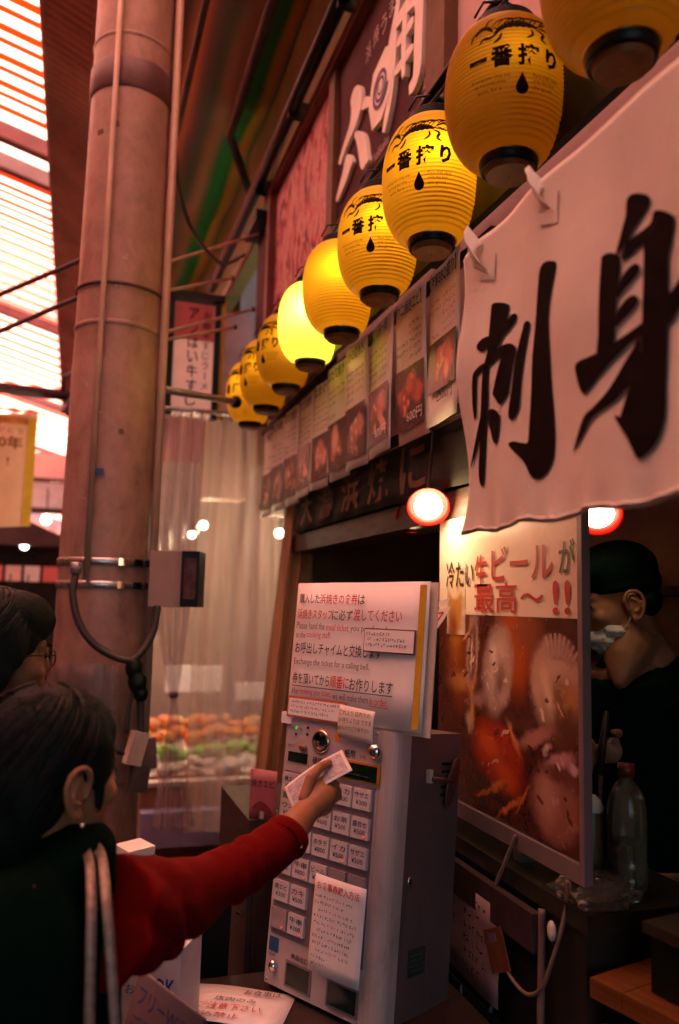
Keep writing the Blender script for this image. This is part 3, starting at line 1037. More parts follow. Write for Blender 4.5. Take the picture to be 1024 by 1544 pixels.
MB().tube(curve_path([(4.2 - y + dx, -0.004, -0.015 - 0.02 * k) for (y, *_r) in LANT[::-1] for dx, k in ((-0.12, 0), (0.06, 1))], 3), 0.005, 6).build('cable', CABLE, lr, True)

# ================================================================== MENU SHEETS
FOODBG = mat('menu_dark_photo', (0.06, 0.018, 0.014), 0.25, 0.3, 14)
food_cols = [(0.55, 0.12, 0.04), (0.6, 0.1, 0.03), (0.5, 0.16, 0.1), (0.55, 0.25, 0.18), (0.45, 0.2, 0.12), (0.5, 0.22, 0.15), (0.4, 0.15, 0.1), (0.4, 0.2, 0.12), (0.35, 0.2, 0.14), (0.4, 0.25, 0.2)]
MENU = [('海鮮BBQ盛り', '2500円', 'menu sheet with a seafood platter photo priced 2500, next to the white banner'),
        ('ウニ焼きエビ', '600円', 'menu sheet with an orange dish on black priced 600, second from the white banner'),
        ('牡蠣バター焼', '600円', 'menu sheet with a red prawn on black priced 600, third from the white banner'),
        ('いかの姿焼き', '', 'menu sheet with pale squid photo, fourth from the white banner'),
        ('ほたて焼き', '', 'menu sheet with pinkish photo and a glare spot, fifth from the white banner'),
        ('はまぐり', '', 'menu sheet with a glossy shellfish photo, sixth from the white banner'),
        ('さざえ壺焼', '', 'menu sheet below the dim orange lanterns, seventh from the white banner'),
        ('あわび焼き', '', 'menu sheet with yellowed top corner, third from the far end'),
        ('かに味噌', '', 'menu sheet second from the far end of the row'),
        ('えび焼き', '', 'last menu sheet at the far end of the row, beside the vinyl curtain')]
for i, (ti, pr, lab) in enumerate(MENU):
    y1 = 2.075 + 0.237 * i
    w = 0.217
    z0 = 2.055 - 0.006 * i
    h = 0.455
    t = facade('menu_sheet', lab, 'menu', 0.93 + (0.006 if i % 3 == 1 else 0), y1, z0, 'laminated menu sheets hung above the counter')
    t.rotation_euler = (R(random.uniform(-1.5, 1.5)), R(random.uniform(-0.8, 0.8)), R(-90 + random.uniform(-3, 3)))
    MB().sheet(lambda u, v: (w * u, 0.003 * math.sin(u * 5 + i) + 0.004 * math.sin(v * 4 + i * 2), h * v), 6, 8, 0.002).build('sheet', LAMIN, t, True)
    if i == 0:
        ph = (0.02, 0.09, w - 0.008, 0.235)
    else:
        ph = (0.008, 0.035, w - 0.008, 0.225)
    fc = food_cols[i]
    hl = tuple(min(0.8, c * 1.5 + 0.12) for c in fc)
    its = []
    pw, phh = ph[2] - ph[0], ph[3] - ph[1]
    for k in range(10 if i == 0 else 6):
        its.append((ph[0] + pw * random.uniform(.2, .8), ph[1] + phh * random.uniform(.25, .75), pw * random.uniform(.12, .3), phh * random.uniform(.1, .24), random.uniform(0, 3), random.choice((fc, fc, hl, tuple(c * .5 for c in fc))), 0.5))
    for k in range(4):
        its.append((ph[0] + pw * random.uniform(.3, .7), ph[1] + phh * random.uniform(.3, .7), pw * random.uniform(.04, .1), phh * random.uniform(.03, .08), random.uniform(0, 3), hl, 0.7))
    MB().box2((ph[0], -0.0085, ph[1]), (ph[2], -0.0075, ph[3])).build('photo', blobs('menu_photo_%d' % i, (0.05, 0.016, 0.013), its, 0.25, 0.014, 30), t)
    txt = [('【' + ti + '】' if i < 2 else ti, 0.012, 0.395, w - 0.03, 0.045, 0.01)]
    text(txt, -0.0085, BLACK, t)
    mb = MB()
    for k in range(5):
        for xa, xb in ((0.02, 0.1), (0.115, 0.2)):
            if random.random() < 0.85:
                scrawl(mb, xa, xb, 0.345 - 0.025 * k, 0.015, -0.0085)
    mb.build('fine_print', RED if i == 0 else mat('grey_ink', (0.1, 0.05, 0.06), 0.6), t, kind='stuff')
    if pr:
        text([(pr, w - 0.12, 0.052 if i else 0.05, 0.105, 0.042 if i == 0 else 0.034)], -0.0125, BLACK if i == 0 else PAPER, t)
mr_ = facade('menu_rail', 'thin dark rail that the menu sheets hang on', 'rail', 0.955, 4.35, 2.05)
MB().box2((-0.05, 0.0, 0.44), (2.6, 0.02, 0.47)).build('rail', DWOOD, mr_)
MB().box2((-0.05, 0.002, 0.02), (2.6, 0.018, 0.05)).build('rail', DWOOD, mr_)

# ================================================================== CLOTH BANNER
KANJI = {
    "R1": [(1.109, 2.105), (1.091, 2.11), (1.062, 2.099), (1.054, 2.088), (1.063, 2.066), (1.074, 2.038), (1.083, 2.0), (1.087, 1.952), (1.082, 1.894), (1.078, 1.837), (1.08, 1.798), (1.094, 1.773), (1.116, 1.761), (1.134, 1.762), (1.149, 1.773), (1.168, 1.797), (1.213, 1.828), (1.217, 1.836), (1.2, 1.836), (1.172, 1.828), (1.156, 1.827), (1.154, 1.853), (1.148, 1.91), (1.143, 1.968), (1.132, 2.016), (1.124, 2.056), (1.117, 2.083)],
    "R2": [(1.171, 2.036), (1.158, 2.035), (1.15, 2.026), (1.158, 2.003), (1.168, 1.976), (1.176, 1.943), (1.18, 1.914), (1.185, 1.889), (1.2, 1.876), (1.213, 1.877), (1.22, 1.888), (1.215, 1.909), (1.207, 1.934), (1.199, 1.971), (1.188, 2.003), (1.177, 2.026)],
    "P1": [(1.285, 2.109), (1.252, 2.101), (1.226, 2.088), (1.223, 2.08), (1.233, 2.049), (1.241, 2.029), (1.261, 2.012), (1.279, 1.994), (1.287, 1.964), (1.292, 1.928), (1.299, 1.901), (1.311, 1.867), (1.32, 1.826), (1.329, 1.783), (1.34, 1.778), (1.35, 1.789), (1.353, 1.813), (1.345, 1.854), (1.338, 1.891), (1.322, 1.935), (1.309, 1.979), (1.3, 2.0), (1.291, 2.016), (1.283, 2.047), (1.28, 2.079)],
    "P2": [(1.328, 2.044), (1.308, 2.051), (1.27, 2.048), (1.239, 2.056), (1.213, 2.066), (1.198, 2.06), (1.198, 2.05), (1.221, 2.039), (1.248, 2.031), (1.289, 2.027), (1.308, 2.025), (1.325, 2.034)],
    "P3": [(1.281, 1.999), (1.252, 2.016), (1.221, 2.015), (1.202, 2.006), (1.195, 1.995), (1.204, 1.973), (1.213, 1.94), (1.221, 1.922), (1.241, 1.911), (1.252, 1.913), (1.265, 1.926), (1.274, 1.938), (1.265, 1.94), (1.252, 1.934), (1.245, 1.941), (1.236, 1.968), (1.233, 1.985), (1.238, 1.995), (1.252, 1.996), (1.277, 1.991)],
    "P4": [(1.3, 2.0), (1.322, 2.0), (1.344, 1.993), (1.352, 1.976), (1.359, 1.943), (1.359, 1.914), (1.353, 1.91), (1.344, 1.93), (1.337, 1.957), (1.33, 1.982), (1.308, 1.989)],
    "P5": [(1.319, 1.92), (1.307, 1.912), (1.331, 1.88), (1.355, 1.851), (1.388, 1.82), (1.381, 1.836), (1.356, 1.875), (1.338, 1.9)],
    "P6": [(1.286, 1.912), (1.265, 1.905), (1.25, 1.891), (1.252, 1.873), (1.26, 1.852), (1.271, 1.845), (1.283, 1.854), (1.29, 1.872), (1.297, 1.887), (1.293, 1.905)],
    "Q1": [(0.892, 2.118), (0.879, 2.121), (0.854, 2.108), (0.843, 2.096), (0.846, 2.087), (0.862, 2.077), (0.878, 2.067), (0.887, 2.056), (0.907, 2.045), (0.911, 2.047), (0.899, 2.083), (0.893, 2.098)],
    "Q2": [(0.899, 2.036), (0.887, 2.056), (0.845, 2.061), (0.837, 2.075), (0.821, 2.069), (0.803, 2.055), (0.798, 2.045), (0.803, 2.025), (0.812, 1.999), (0.821, 1.967), (0.822, 1.904), (0.819, 1.848), (0.819, 1.803), (0.823, 1.785), (0.835, 1.765), (0.854, 1.752), (0.865, 1.749), (0.871, 1.755), (0.885, 1.781), (0.907, 1.812), (0.902, 1.814), (0.885, 1.803), (0.87, 1.801), (0.866, 1.827), (0.863, 1.866), (0.86, 1.909), (0.857, 1.96), (0.854, 2.007), (0.852, 2.038), (0.868, 2.037), (0.889, 2.031)],
    "Q3": [(0.94, 2.054), (0.926, 2.055), (0.91, 2.047), (0.9, 2.034), (0.904, 1.994), (0.909, 1.943), (0.91, 1.921), (0.93, 1.906), (0.943, 1.913), (0.947, 1.915), (0.94, 1.953), (0.934, 2.006), (0.935, 2.039)],
    "Q4": [(1.0, 1.914), (0.952, 1.914), (0.913, 1.918), (0.866, 1.929), (0.842, 1.937), (0.816, 1.951), (0.795, 1.966), (0.782, 1.977), (0.771, 1.97), (0.778, 1.953), (0.792, 1.933), (0.815, 1.912), (0.843, 1.907), (0.866, 1.913), (0.908, 1.896), (0.947, 1.877), (0.97, 1.866), (0.983, 1.864), (0.994, 1.876), (1.0, 1.893)],
    "Q5": [(0.864, 1.913), (0.862, 1.893), (0.862, 1.87), (0.873, 1.856), (0.889, 1.846), (0.91, 1.834), (0.943, 1.827), (0.965, 1.821), (0.983, 1.807), (1.02, 1.786), (1.019, 1.791), (1.001, 1.814), (0.983, 1.832), (0.959, 1.838), (0.931, 1.849), (0.909, 1.865), (0.888, 1.887), (0.874, 1.9)],
    "Q6": [(0.902, 2.001), (0.889, 2.014), (0.874, 2.018), (0.865, 2.013), (0.863, 2.005), (0.872, 1.998), (0.89, 1.989), (0.904, 1.98)],
    "Q7": [(0.905, 1.959), (0.89, 1.972), (0.877, 1.975), (0.868, 1.97), (0.866, 1.961), (0.878, 1.953), (0.894, 1.945), (0.907, 1.94)]}
bn = facade('cloth_banner', 'large white cloth banner with two bold black brush kanji', 'banner', 0.7, 1.405, 1.69)
CLOTH = mat('white_canvas', (0.82, 0.76, 0.67), 0.9, 0.07, 3, 0.35, 420, translucent=0.12, spec=0.1, grime=0.14)


def wave(x, z):
    """soft folds of the hanging cloth (depth at local x, z)"""
    e = math.exp(-max(0, x) / 0.05)
    return (0.006 * math.sin(x * 9 + 0.6) + 0.004 * math.sin(x * 21 + z * 9) + 0.01 * e * math.sin(z * 16)
            + 0.004 * math.exp(-max(0, z) / 0.03) * math.sin(x * 70) + 0.006 * noise.noise((x * 6, z * 6, 0.3))
            + 0.003 * math.sin(x * 5 + z * 7 + 1))


BWD, BHT = 1.25, 0.57


def cloth_fn(u, v):
    x = BWD * u
    zt = BHT - (0.02 * max(0, 1 - x / 0.05))
    z = zt * v + 0.004 * math.sin(x * 33) * (1 - v)
    x2 = x + 0.008 * math.sin(z * 14) * max(0, 1 - x / 0.3) - 0.006 * (1 - v)
    return (x2, wave(x, z), z)


MB().sheet(cloth_fn, 130, 60, 0.0015).build('cloth', CLOTH, bn, True)
# stitched hem: a rolled tube along the bottom
MB().tube([(BWD * i / 120, wave(BWD * i / 120, 0.004) - 0.002, 0.006 + 0.004 * math.sin(BWD * i / 120 * 33) + 0.001 * math.sin(i * 1.3)) for i in range(121)], [0.003 + 0.0012 * math.sin(i * 2.1) for i in range(121)], 8).build('hem', CLOTH, bn, True)
BRUSH = mat('banner_ink', (0.012, 0.006, 0.005), 0.95, 0.15, 30, spec=0.05)
for n, (key, pl) in enumerate(KANJI.items()):
    pts = smoothed([(1.405 - a, b - 1.69) for a, b in pl], 3)
    b2 = bmesh.new()
    vs = [b2.verts.new((x, 0, z)) for x, z in pts]
    b2.faces.new(vs)
    bmesh.ops.triangulate(b2, faces=b2.faces[:])
    for _ in range(3):
        long_e = [e for e in b2.edges if e.calc_length() > 0.022]
        if not long_e:
            break
        bmesh.ops.subdivide_edges(b2, edges=long_e, cuts=1)
        bmesh.ops.triangulate(b2, faces=b2.faces[:])
    for v in b2.verts:
        v.co.y = wave(v.co.x, v.co.z) - 0.002 - 0.00008 * n
    m_ = MB()
    m_.b.free()
    m_.b = b2
    m_.build('brush_stroke', BRUSH, bn, False)
# tie loops
for x, zz in ((0.075, 0.56), (0.30, 0.565)):
    def loop_fn(u, v, x=x, zz=zz):
        a = (u - 0.12) * math.pi * 1.3
        return (x + 0.045 * v * (1 - .35 * math.sin(u * 3.1)) + 0.012 * math.sin(u * 4) - 0.03 * u, -0.012 - 0.016 * math.sin(max(0, a)) * (1 if u > .1 else 0) + 0.008 * v + 0.006 * noise.noise((u * 5, v * 3, x * 9)), zz - 0.055 + 0.105 * u * (1 - .25 * v) - 0.03 * v)
    MB().sheet(loop_fn, 14, 5, 0.0008).build('tie_loop', CLOTH, bn, True)
    MB().sheet(lambda u, v: (x - 0.003 + 0.053 * u, wave(x + .05 * u, zz - .05) - 0.004, zz - 0.075 + 0.055 * v - 0.02 * u), 4, 4, 0.0008).build('tie_patch', CLOTH, bn)

# ================================================================== BEER POSTER PANEL
pst = facade('beer_poster_panel', 'framed beer poster on a grey metal stand above the counter', 'poster', 1.0, 2.14, 1.02)
MB().box2((0.0, 0.008, 0.02), (0.695, 0.014, 0.82)).build('backing', GREYM, pst)
SILV = mat('silver_frame', (0.26, 0.19, 0.19), 0.4, 0.08, 10, metal=0.4)
MB().box2((0.69, -0.006, -0.012), (0.706, 0.014, 0.83)).bevel(0.003).build('frame_side', SILV, pst)
MB().box2((0.0, -0.006, -0.012), (0.689, 0.014, 0.026)).bevel(0.003).build('frame_bottom', SILV, pst)
PW = mat('poster_white', (0.74, 0.63, 0.5), 0.3, 0.05, 4)
PB = mat('poster_brown', (0.1, 0.025, 0.014), 0.3, 0.25, 8)
MB().box2((0.005, 0.002, 0.515), (0.689, 0.0075, 0.815)).build('print', PW, pst)
def ell2(y0, z0, ry, rz, an, col, soft):
    return (2.14 - y0, z0 - 1.02, ry, rz, an, col, soft)


PHOTO = [ell2(1.72, 1.46, 0.09, 0.12, 0.0, (0.4, 0.08, 0.01), .6), ell2(1.66, 1.5, 0.07, 0.06, 0.0, (0.22, 0.07, 0.025), .8),
         ell2(1.99, 1.42, 0.1, 0.14, 0.1, (0.2, 0.05, 0.012), .5), ell2(2.03, 1.5, 0.04, 0.09, 0.1, (0.42, 0.16, 0.02), .9), ell2(1.99, 1.36, 0.08, 0.03, 0.1, (0.4, 0.2, 0.06), .9),
         ell2(1.93, 1.44, 0.035, 0.1, -0.1, (0.4, 0.28, 0.24), .35), ell2(1.93, 1.44, 0.022, 0.085, -0.1, (0.16, 0.05, 0.03), .3), ell2(1.935, 1.43, 0.008, 0.05, -0.1, (0.6, 0.5, 0.42), .8),
         ell2(1.8, 1.405, 0.078, 0.12, -0.25, (0.3, 0.2, 0.17), .25), ell2(1.795, 1.4, 0.06, 0.1, -0.25, (0.5, 0.36, 0.3), .6), ell2(1.785, 1.375, 0.03, 0.06, -0.3, (0.16, 0.09, 0.08), .9), ell2(1.82, 1.44, 0.02, 0.03, 0, (0.62, 0.5, 0.44), .9), ell2(1.77, 1.34, 0.03, 0.02, 0.4, (0.45, 0.3, 0.26), .9),
         ell2(1.545, 1.4, 0.105, 0.1, 0.0, (0.46, 0.29, 0.22), .2), ell2(1.55, 1.37, 0.085, 0.085, 0.1, (0.52, 0.36, 0.25), .6), ell2(1.52, 1.34, 0.08, 0.075, 0.1, (0.22, 0.1, 0.035), .6), ell2(1.575, 1.37, 0.02, 0.06, 0.35, (0.6, 0.45, 0.32), .8), ell2(1.49, 1.37, 0.03, 0.03, 0, (0.42, 0.2, 0.06), .9), ell2(1.5, 1.3, 0.07, 0.045, 0.1, (0.09, 0.03, 0.015), .8),
         ell2(1.8, 1.2, 0.13, 0.08, -0.25, (0.38, 0.035, 0.012), .4), ell2(1.84, 1.22, 0.06, 0.03, -0.3, (0.55, 0.09, 0.02), .8), ell2(1.76, 1.16, 0.07, 0.03, -0.5, (0.5, 0.075, 0.015), .8), ell2(1.72, 1.25, 0.05, 0.012, -0.9, (0.6, 0.2, 0.06), .8), ell2(1.86, 1.155, 0.03, 0.012, 0.5, (0.2, 0.02, 0.01), .8), ell2(1.8, 1.125, 0.04, 0.01, 0.4, (0.6, 0.18, 0.04), .9),
         ell2(1.63, 1.265, 0.08, 0.02, 0.35, (0.4, 0.18, 0.14), .6), ell2(1.53, 1.235, 0.06, 0.018, 0.3, (0.45, 0.24, 0.24), .6), ell2(1.58, 1.25, 0.02, 0.01, 0.6, (0.6, 0.4, 0.36), .8), ell2(1.48, 1.225, 0.02, 0.014, 0, (0.55, 0.36, 0.4), .7),
         ell2(1.55, 1.14, 0.1, 0.085, 0.0, (0.26, 0.11, 0.075), .3), ell2(1.58, 1.15, 0.045, 0.06, 0.1, (0.42, 0.22, 0.16), .9), ell2(1.53, 1.2, 0.07, 0.018, -0.1, (0.12, 0.035, 0.025), .8),
         ell2(1.74, 1.09, 0.07, 0.008, 0.55, (0.55, 0.14, 0.03), .6), ell2(1.86, 1.1, 0.06, 0.006, 0.4, (0.5, 0.12, 0.03), .6), ell2(1.68, 1.12, 0.05, 0.006, 0.9, (0.5, 0.12, 0.03), .6),
         ell2(1.93, 1.3, 0.012, 0.06, 0.05, (0.55, 0.26, 0.05), .8), ell2(1.945, 1.26, 0.02, 0.03, 0.1, (0.45, 0.3, 0.22), .8), ell2(1.9, 1.32, 0.06, 0.02, 0.2, (0.3, 0.17, 0.15), .8)]
rp_ = random.Random(21)
for k in range(34):
    cy_, cz_ = rp_.choice(((1.8, 1.2), (1.79, 1.4), (1.55, 1.36), (1.56, 1.15), (1.98, 1.42), (1.6, 1.26)))
    c_ = rp_.choice(((0.66, 0.5, 0.42), (0.6, 0.36, 0.22), (0.05, 0.014, 0.01), (0.08, 0.02, 0.012)))
    PHOTO.append(ell2(cy_ + rp_.uniform(-.07, .07), cz_ + rp_.uniform(-.06, .06), rp_.uniform(.004, .022), rp_.uniform(.003, .007), rp_.uniform(-1, 1), c_, .35))
MB().box2((0.005, 0.0022, 0.031), (0.689, 0.0075, 0.5145)).build('print', blobs('poster_photo', (0.085, 0.022, 0.012), PHOTO, 0.25, 0.016, 34), pst)
MB().box2((0.06, 0.0005, 0.46), (0.17, 0.0021, 0.64)).build('print', blobs('poster_beer_glass', (0.74, 0.63, 0.5), [(0.11, 0.54, 0.046, 0.1, 0.03, (0.45, 0.2, 0.03), .3), (0.11, 0.595, 0.043, 0.04, 0, (0.72, 0.58, 0.4), .3), (0.128, 0.6, 0.012, 0.04, 0, (0.5, 0.36, 0.22), .9), (0.095, 0.48, 0.03, 0.05, 0, (0.25, 0.07, 0.012), .8)], 0.25, 0.006, 20), pst)
# scallop ribs
mb = MB()
for q in range(10):
    a = R(112 - 10 * q)
    c0 = Vector((2.14 - 1.54, 0.37))
    d = Vector((math.cos(a) * .95, math.sin(a)))
    n_ = Vector((-d.y, d.x)) * 0.0028
    p0, p1 = c0 + d * 0.06, c0 + d * 0.112
    if p1.x < 0.684:
        mb.add([(p0.x - n_.x, 0.0012, p0.y - n_.y), (p0.x + n_.x, 0.0012, p0.y + n_.y), (p1.x + n_.x * 1.6, 0.0012, p1.y + n_.y * 1.6), (p1.x - n_.x * 1.6, 0.0012, p1.y - n_.y * 1.6)], [(0, 1, 2, 3)])
mb.build('rib_print', mat('scallop_rib', (0.5, 0.33, 0.27), 0.3, .2, 30), pst, kind='stuff')
POB = mat('poster_black_text', (0.04, 0.02, 0.012), 0.5)
POR = mat('poster_red_text', (0.42, 0.03, 0.015), 0.5)
text([('冷たい', 0.055, 0.585, 0.165, 0.075, 0.012), ('が', 0.615, 0.61, 0.06, 0.075, 0.012)], -0.001, POB, pst)
text([('生', 0.225, 0.585, 0.07, 0.085, 0.012), ('ビール', 0.315, 0.6, 0.28, 0.085, 0.012)], -0.001, POR, pst)
text([('最高', 0.225, 0.522, 0.215, 0.075, 0.012)], -0.001, POR, pst)
text([('〜', 0.455, 0.55, 0.1, 0.02, 0.012)], -0.001, POR, pst)
text([('!', 0.59, 0.522, 0.024, 0.075, 0.02), ('!', 0.635, 0.522, 0.024, 0.075, 0.02)], -0.001, POR, pst)
MB().box2((0.36, 0.036, -0.9), (0.395, 0.07, 0.3)).bevel(0.004).build('stand_leg', GREYM, pst)

# ================================================================== HEAT LAMPS
RSH = mat('red_halo_shade', (0.45, 0.008, 0.005), 0.35, 0.1, translucent=0.3, tcol=(0.9, 0.03, 0.01))  # red halo of the lamp painted as a shade round the bulb
BULB = emission('lit_bulb_face', (1.0, 0.72, 0.42), 3.5)
LSC = Matrix.Diagonal((0.78, 0.78, 0.78, 1))
for loc, lab, w in (((1.05, 2.44, 1.845), 'lit lamp with its red halo painted as a shade, hanging over the counter left of the poster', 0.9),
                    ((1.19, 1.65, 1.785), 'lit lamp with its red halo painted as a shade, peeping out below the banner right of the poster', 0.1),
                    ((0.93, 2.06, 1.83), 'lit lamp behind the white banner shining on the top of the poster', 0.9)):
    t = thing('heat_lamp', lab, 'lamp', loc, group='lamps hanging over the counter')
    d = (Vector((0, 0, 1.5)) - Vector(loc)).normalized() + Vector((0, 0, -0.55))
    q = d.to_track_quat('-Z', 'Y').to_matrix().to_4x4() @ LSC
    MB().lathe([(0.012, 0.085), (0.022, 0.08), (0.03, 0.05), (0.058, 0.018), (0.078, 0.0), (0.074, -0.001), (0.052, 0.016), (0.02, 0.05)], seg=28, cap=False, mtx=q).build('shade', RSH, t, True)
    MB().lathe([(0.02, 0.05), (0.042, 0.02), (0.051, 0.002), (0.046, -0.008), (0.028, -0.014), (0.002, -0.016)], seg=24, mtx=q).build('bulb', BULB, t, True)
    MB().tube(curve_path([q @ Vector((0, 0, 0.085)), q @ Vector((0, 0, 0.12)) + Vector((0, 0, 0.02)), Vector((0.03, 0.04, 0.22)), Vector((0.04, 0.05, 0.5))], 6), 0.004, 6).build('cord', CABLE, t, True)
    ld = bpy.data.lights.new('lamp_light', 'POINT')
    ld.energy = w * 0.8
    ld.color = (1.0, 0.6, 0.3)
    ld.shadow_soft_size = 0.04
    lo = bpy.data.objects.new('lamp_light', ld)
    C.objects.link(lo)
    lo.parent = t
    lo.location = q @ Vector((0, 0, -0.04))

# ================================================================== TICKET MACHINE
MRX, MRZ = -0.087, -1.052
tm = thing('ticket_machine', 'white meal ticket vending machine with rows of square buttons', 'ticket machine', (0.498, 2.039, 0.636), MRZ, MRX)
TW, TD, TH = 0.355, 0.27, 0.63
mb = MB()
mb.box2((0, 0.0, 0), (TW - 0.042, 0.02, TH))
mb.bevel(0.003).build('front_panel', WHITEP, tm)
# rounded door edge: quarter column down the right side
prof = [(TW - 0.041, 0.0)] + [(TW - 0.034 + 0.034 * math.sin(t), 0.034 - 0.034 * math.cos(t)) for t in [R(a_) for a_ in range(0, 91, 15)]] + [(TW, 0.06), (TW - 0.041, 0.06)]
mb = MB()
for z0_, z1_ in ((0, TH),):
    a_ = [(x, y_, z0_) for x, y_ in prof]
    b_ = [(x, y_, z1_) for x, y_ in prof]
    n_ = len(prof)
    mb.add(a_ + b_, [list(range(n_))[::-1], list(range(n_, 2 * n_))] + [(i, (i + 1) % n_, n_ + (i + 1) % n_, n_ + i) for i in range(n_)])
mb.build('door_edge', WHITEP, tm, False)
MB().box2((0.0, 0.021, 0.0), (TW - 0.042, 0.06, TH - 0.001)).build('door', WHITEP, tm)
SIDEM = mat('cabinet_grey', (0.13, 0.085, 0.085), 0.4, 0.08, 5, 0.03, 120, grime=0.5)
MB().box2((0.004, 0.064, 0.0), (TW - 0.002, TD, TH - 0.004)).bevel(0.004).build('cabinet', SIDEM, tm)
MB().box2((TW - 0.0015, 0.1, 0.09), (TW + 0.0005, 0.165, 0.15)).build('rating_plate', mat('green_plate', (0.03, 0.05, 0.04), 0.3), tm)
mb = MB()
for k in range(4):
    scrawl(mb, 0, 0.05, 0.1 + 0.011 * k, 0.006, 0)
for v in mb.b.verts:
    v.co = Vector((TW + 0.001, 0.107 + v.co.x, v.co.z))
mb.build('fine_print', GREYM, tm, kind='stuff')
for x_, z_ in ((0.008, 0.008), (0.008, 0.622), (0.3, 0.622), (0.3, 0.006)):
    MB().lathe([(0.0, 0.0012), (0.0028, 0.001), (0.0034, 0.0)], (x_, -0.0002, z_), 12, False, Matrix.Rotation(R(90), 4, 'X')).build('screw', CHROME, tm, True)
for k in range(5):
    MB().box2((TW - 0.0018, 0.19, 0.48 + 0.018 * k), (TW + 0.0004, 0.245, 0.486 + 0.018 * k)).build('vent_slot', BLACKP, tm)
MB().ell((TW + 0.001, 0.085, 0.3), (0.004, 0.009, 0.009)).build('door_lock', CHROME, tm, True)
# button field
BTN = mat('button_cap', (0.62, 0.55, 0.56), 0.22, 0.1, 16, coat=0.3)
BTNG = mat('button_grey', (0.34, 0.27, 0.28), 0.22, 0.1, 16, coat=0.3)
BEZ = mat('button_bezel', (0.2, 0.15, 0.16), 0.4, 0.1)
LED = emission('red_led', (1.0, 0.05, 0.02), 0.16)
MB().box2((0.01, -0.0025, 0.115), (0.305, -0.0003, 0.5)).build('button_frame', BEZ, tm)
btn_me = MB().box((0, 0, 0), (0.052, 0.008, 0.046)).bevel(0.004).mesh('button', BTN)
btn_g = btn_me.copy()
btn_g.materials.clear()
btn_g.materials.append(BTNG)
names = ['焼エビ', 'カキ', 'ホタテ', 'イカ', 'サザエ', 'ウニ', '牛串', 'ビール', 'お茶', '盛合せ']
r2 = random.Random(3)
for r_ in range(6):
    for c_ in range(5):
        x, z = 0.04 + 0.0585 * c_, 0.472 - 0.0635 * r_
        if x > 0.15 and z < 0.27:
            continue
        g = (r_ in (3,) and c_ in (3, 4)) or (r_, c_) in ((5, 0),)
        b = link('button', btn_g if g else btn_me, tm)
        b.location = (x, -0.0065, z)
        if not g:
            text([(names[(r_ * 5 + c_) % 10], x - 0.021, z + 0.003, 0.042, 0.013, 0.008), ('¥%d' % r2.choice((300, 500, 600, 800)), x - 0.017, z - 0.013, 0.034, 0.011, 0.006)], -0.0112, BLACK, b).parent = b
            b.children[0].location = (-x, 0.0065, -z)
        if (r_, c_) in ((1, 4), (2, 3), (3, 1), (5, 0), (5, 1), (4, 2)):
            MB().ell((0.014, -0.005, -0.016), (0.0028, 0.002, 0.0028), seg=10, rings=6).build('indicator', LED, b)
# upper controls
MB().box2((0.015, -0.002, 0.522), (0.082, -0.0003, 0.546)).build('display', mat('display_black', (0.01, 0.02, 0.014), 0.1), tm)
text([('硬貨', 0.1, 0.526, 0.034, 0.018, 0.01)], -0.0012, BLACK, tm)
text([('紙幣', 0.203, 0.557, 0.036, 0.019, 0.01)], -0.0012, BLACK, tm)
text([('ICカード', 0.01, 0.556, 0.026, 0.008), ('つり銭切れ', 0.01, 0.6, 0.045, 0.007), ('お札', 0.252, 0.56, 0.02, 0.009)], -0.0012, BLACK, tm)
MB().lathe([(0.028, 0), (0.028, 0.004), (0.023, 0.007), (0.019, 0.004), (0.0, 0.003)], (0.124, -0.0003, 0.583), 28, False, Matrix.Rotation(R(90), 4, 'X')).build('coin_slot_ring', CHROME, tm, True)
MB().lathe([(0.031, 0), (0.031, 0.002), (0.0285, 0.003)], (0.124, -0.0002, 0.583), 28, False, Matrix.Rotation(R(90), 4, 'X')).build('coin_slot_surround', mat('orange_plastic', (0.6, 0.2, 0.03), 0.4), tm, True)
MB().box((0.126, -0.0065, 0.584), (0.003, 0.003, 0.022)).build('coin_slot', BLACKP, tm)
MB().ell((0.302, -0.008, 0.583), (0.0185, 0.016, 0.0185)).build('return_knob', CHROME, tm, True)
MB().box2((0.187, -0.006, 0.508), (0.318, -0.0003, 0.553)).bevel(0.003).build('note_slot_surround', mat('orange_plastic', (0.6, 0.2, 0.03), 0.4), tm)
MB().box2((0.194, -0.0085, 0.513), (0.311, -0.0063, 0.548)).build('note_slot', mat('slot_green_black', (0.005, 0.02, 0.012), 0.15), tm)
MB().box2((0.215, -0.0105, 0.522), (0.29, -0.009, 0.524)).build('note_slot_lip', STEEL, tm)
for (x, z, m_) in ((0.035, 0.605, emission('green_led', (0.05, 0.7, 0.15), 0.1)), (0.075, 0.61, BLACK), (0.035, 0.59, BLACK), (0.075, 0.594, BLACK)):
    MB().ell((x, -0.001, z), (0.004, 0.003, 0.004), seg=10, rings=6).build('status_light', m_, tm)
MB().ell((0.066, -0.004, 0.56), (0.013, 0.006, 0.0085)).build('card_emblem', mat('brown_emblem', (0.22, 0.07, 0.03), 0.4), tm, True)
MB().box2((0.152, -0.0016, 0.545), (0.18, -0.0004, 0.578)).build('sticker', mat('blue_pink_sticker', (0.3, 0.32, 0.55), 0.3, 0.3, 60, col2=(0.6, 0.25, 0.35)), tm)
MB().box2((0.168, -0.0016, 0.59), (0.186, -0.0004, 0.607)).build('sticker', mat('orange_sticker', (0.65, 0.22, 0.06), 0.4), tm)
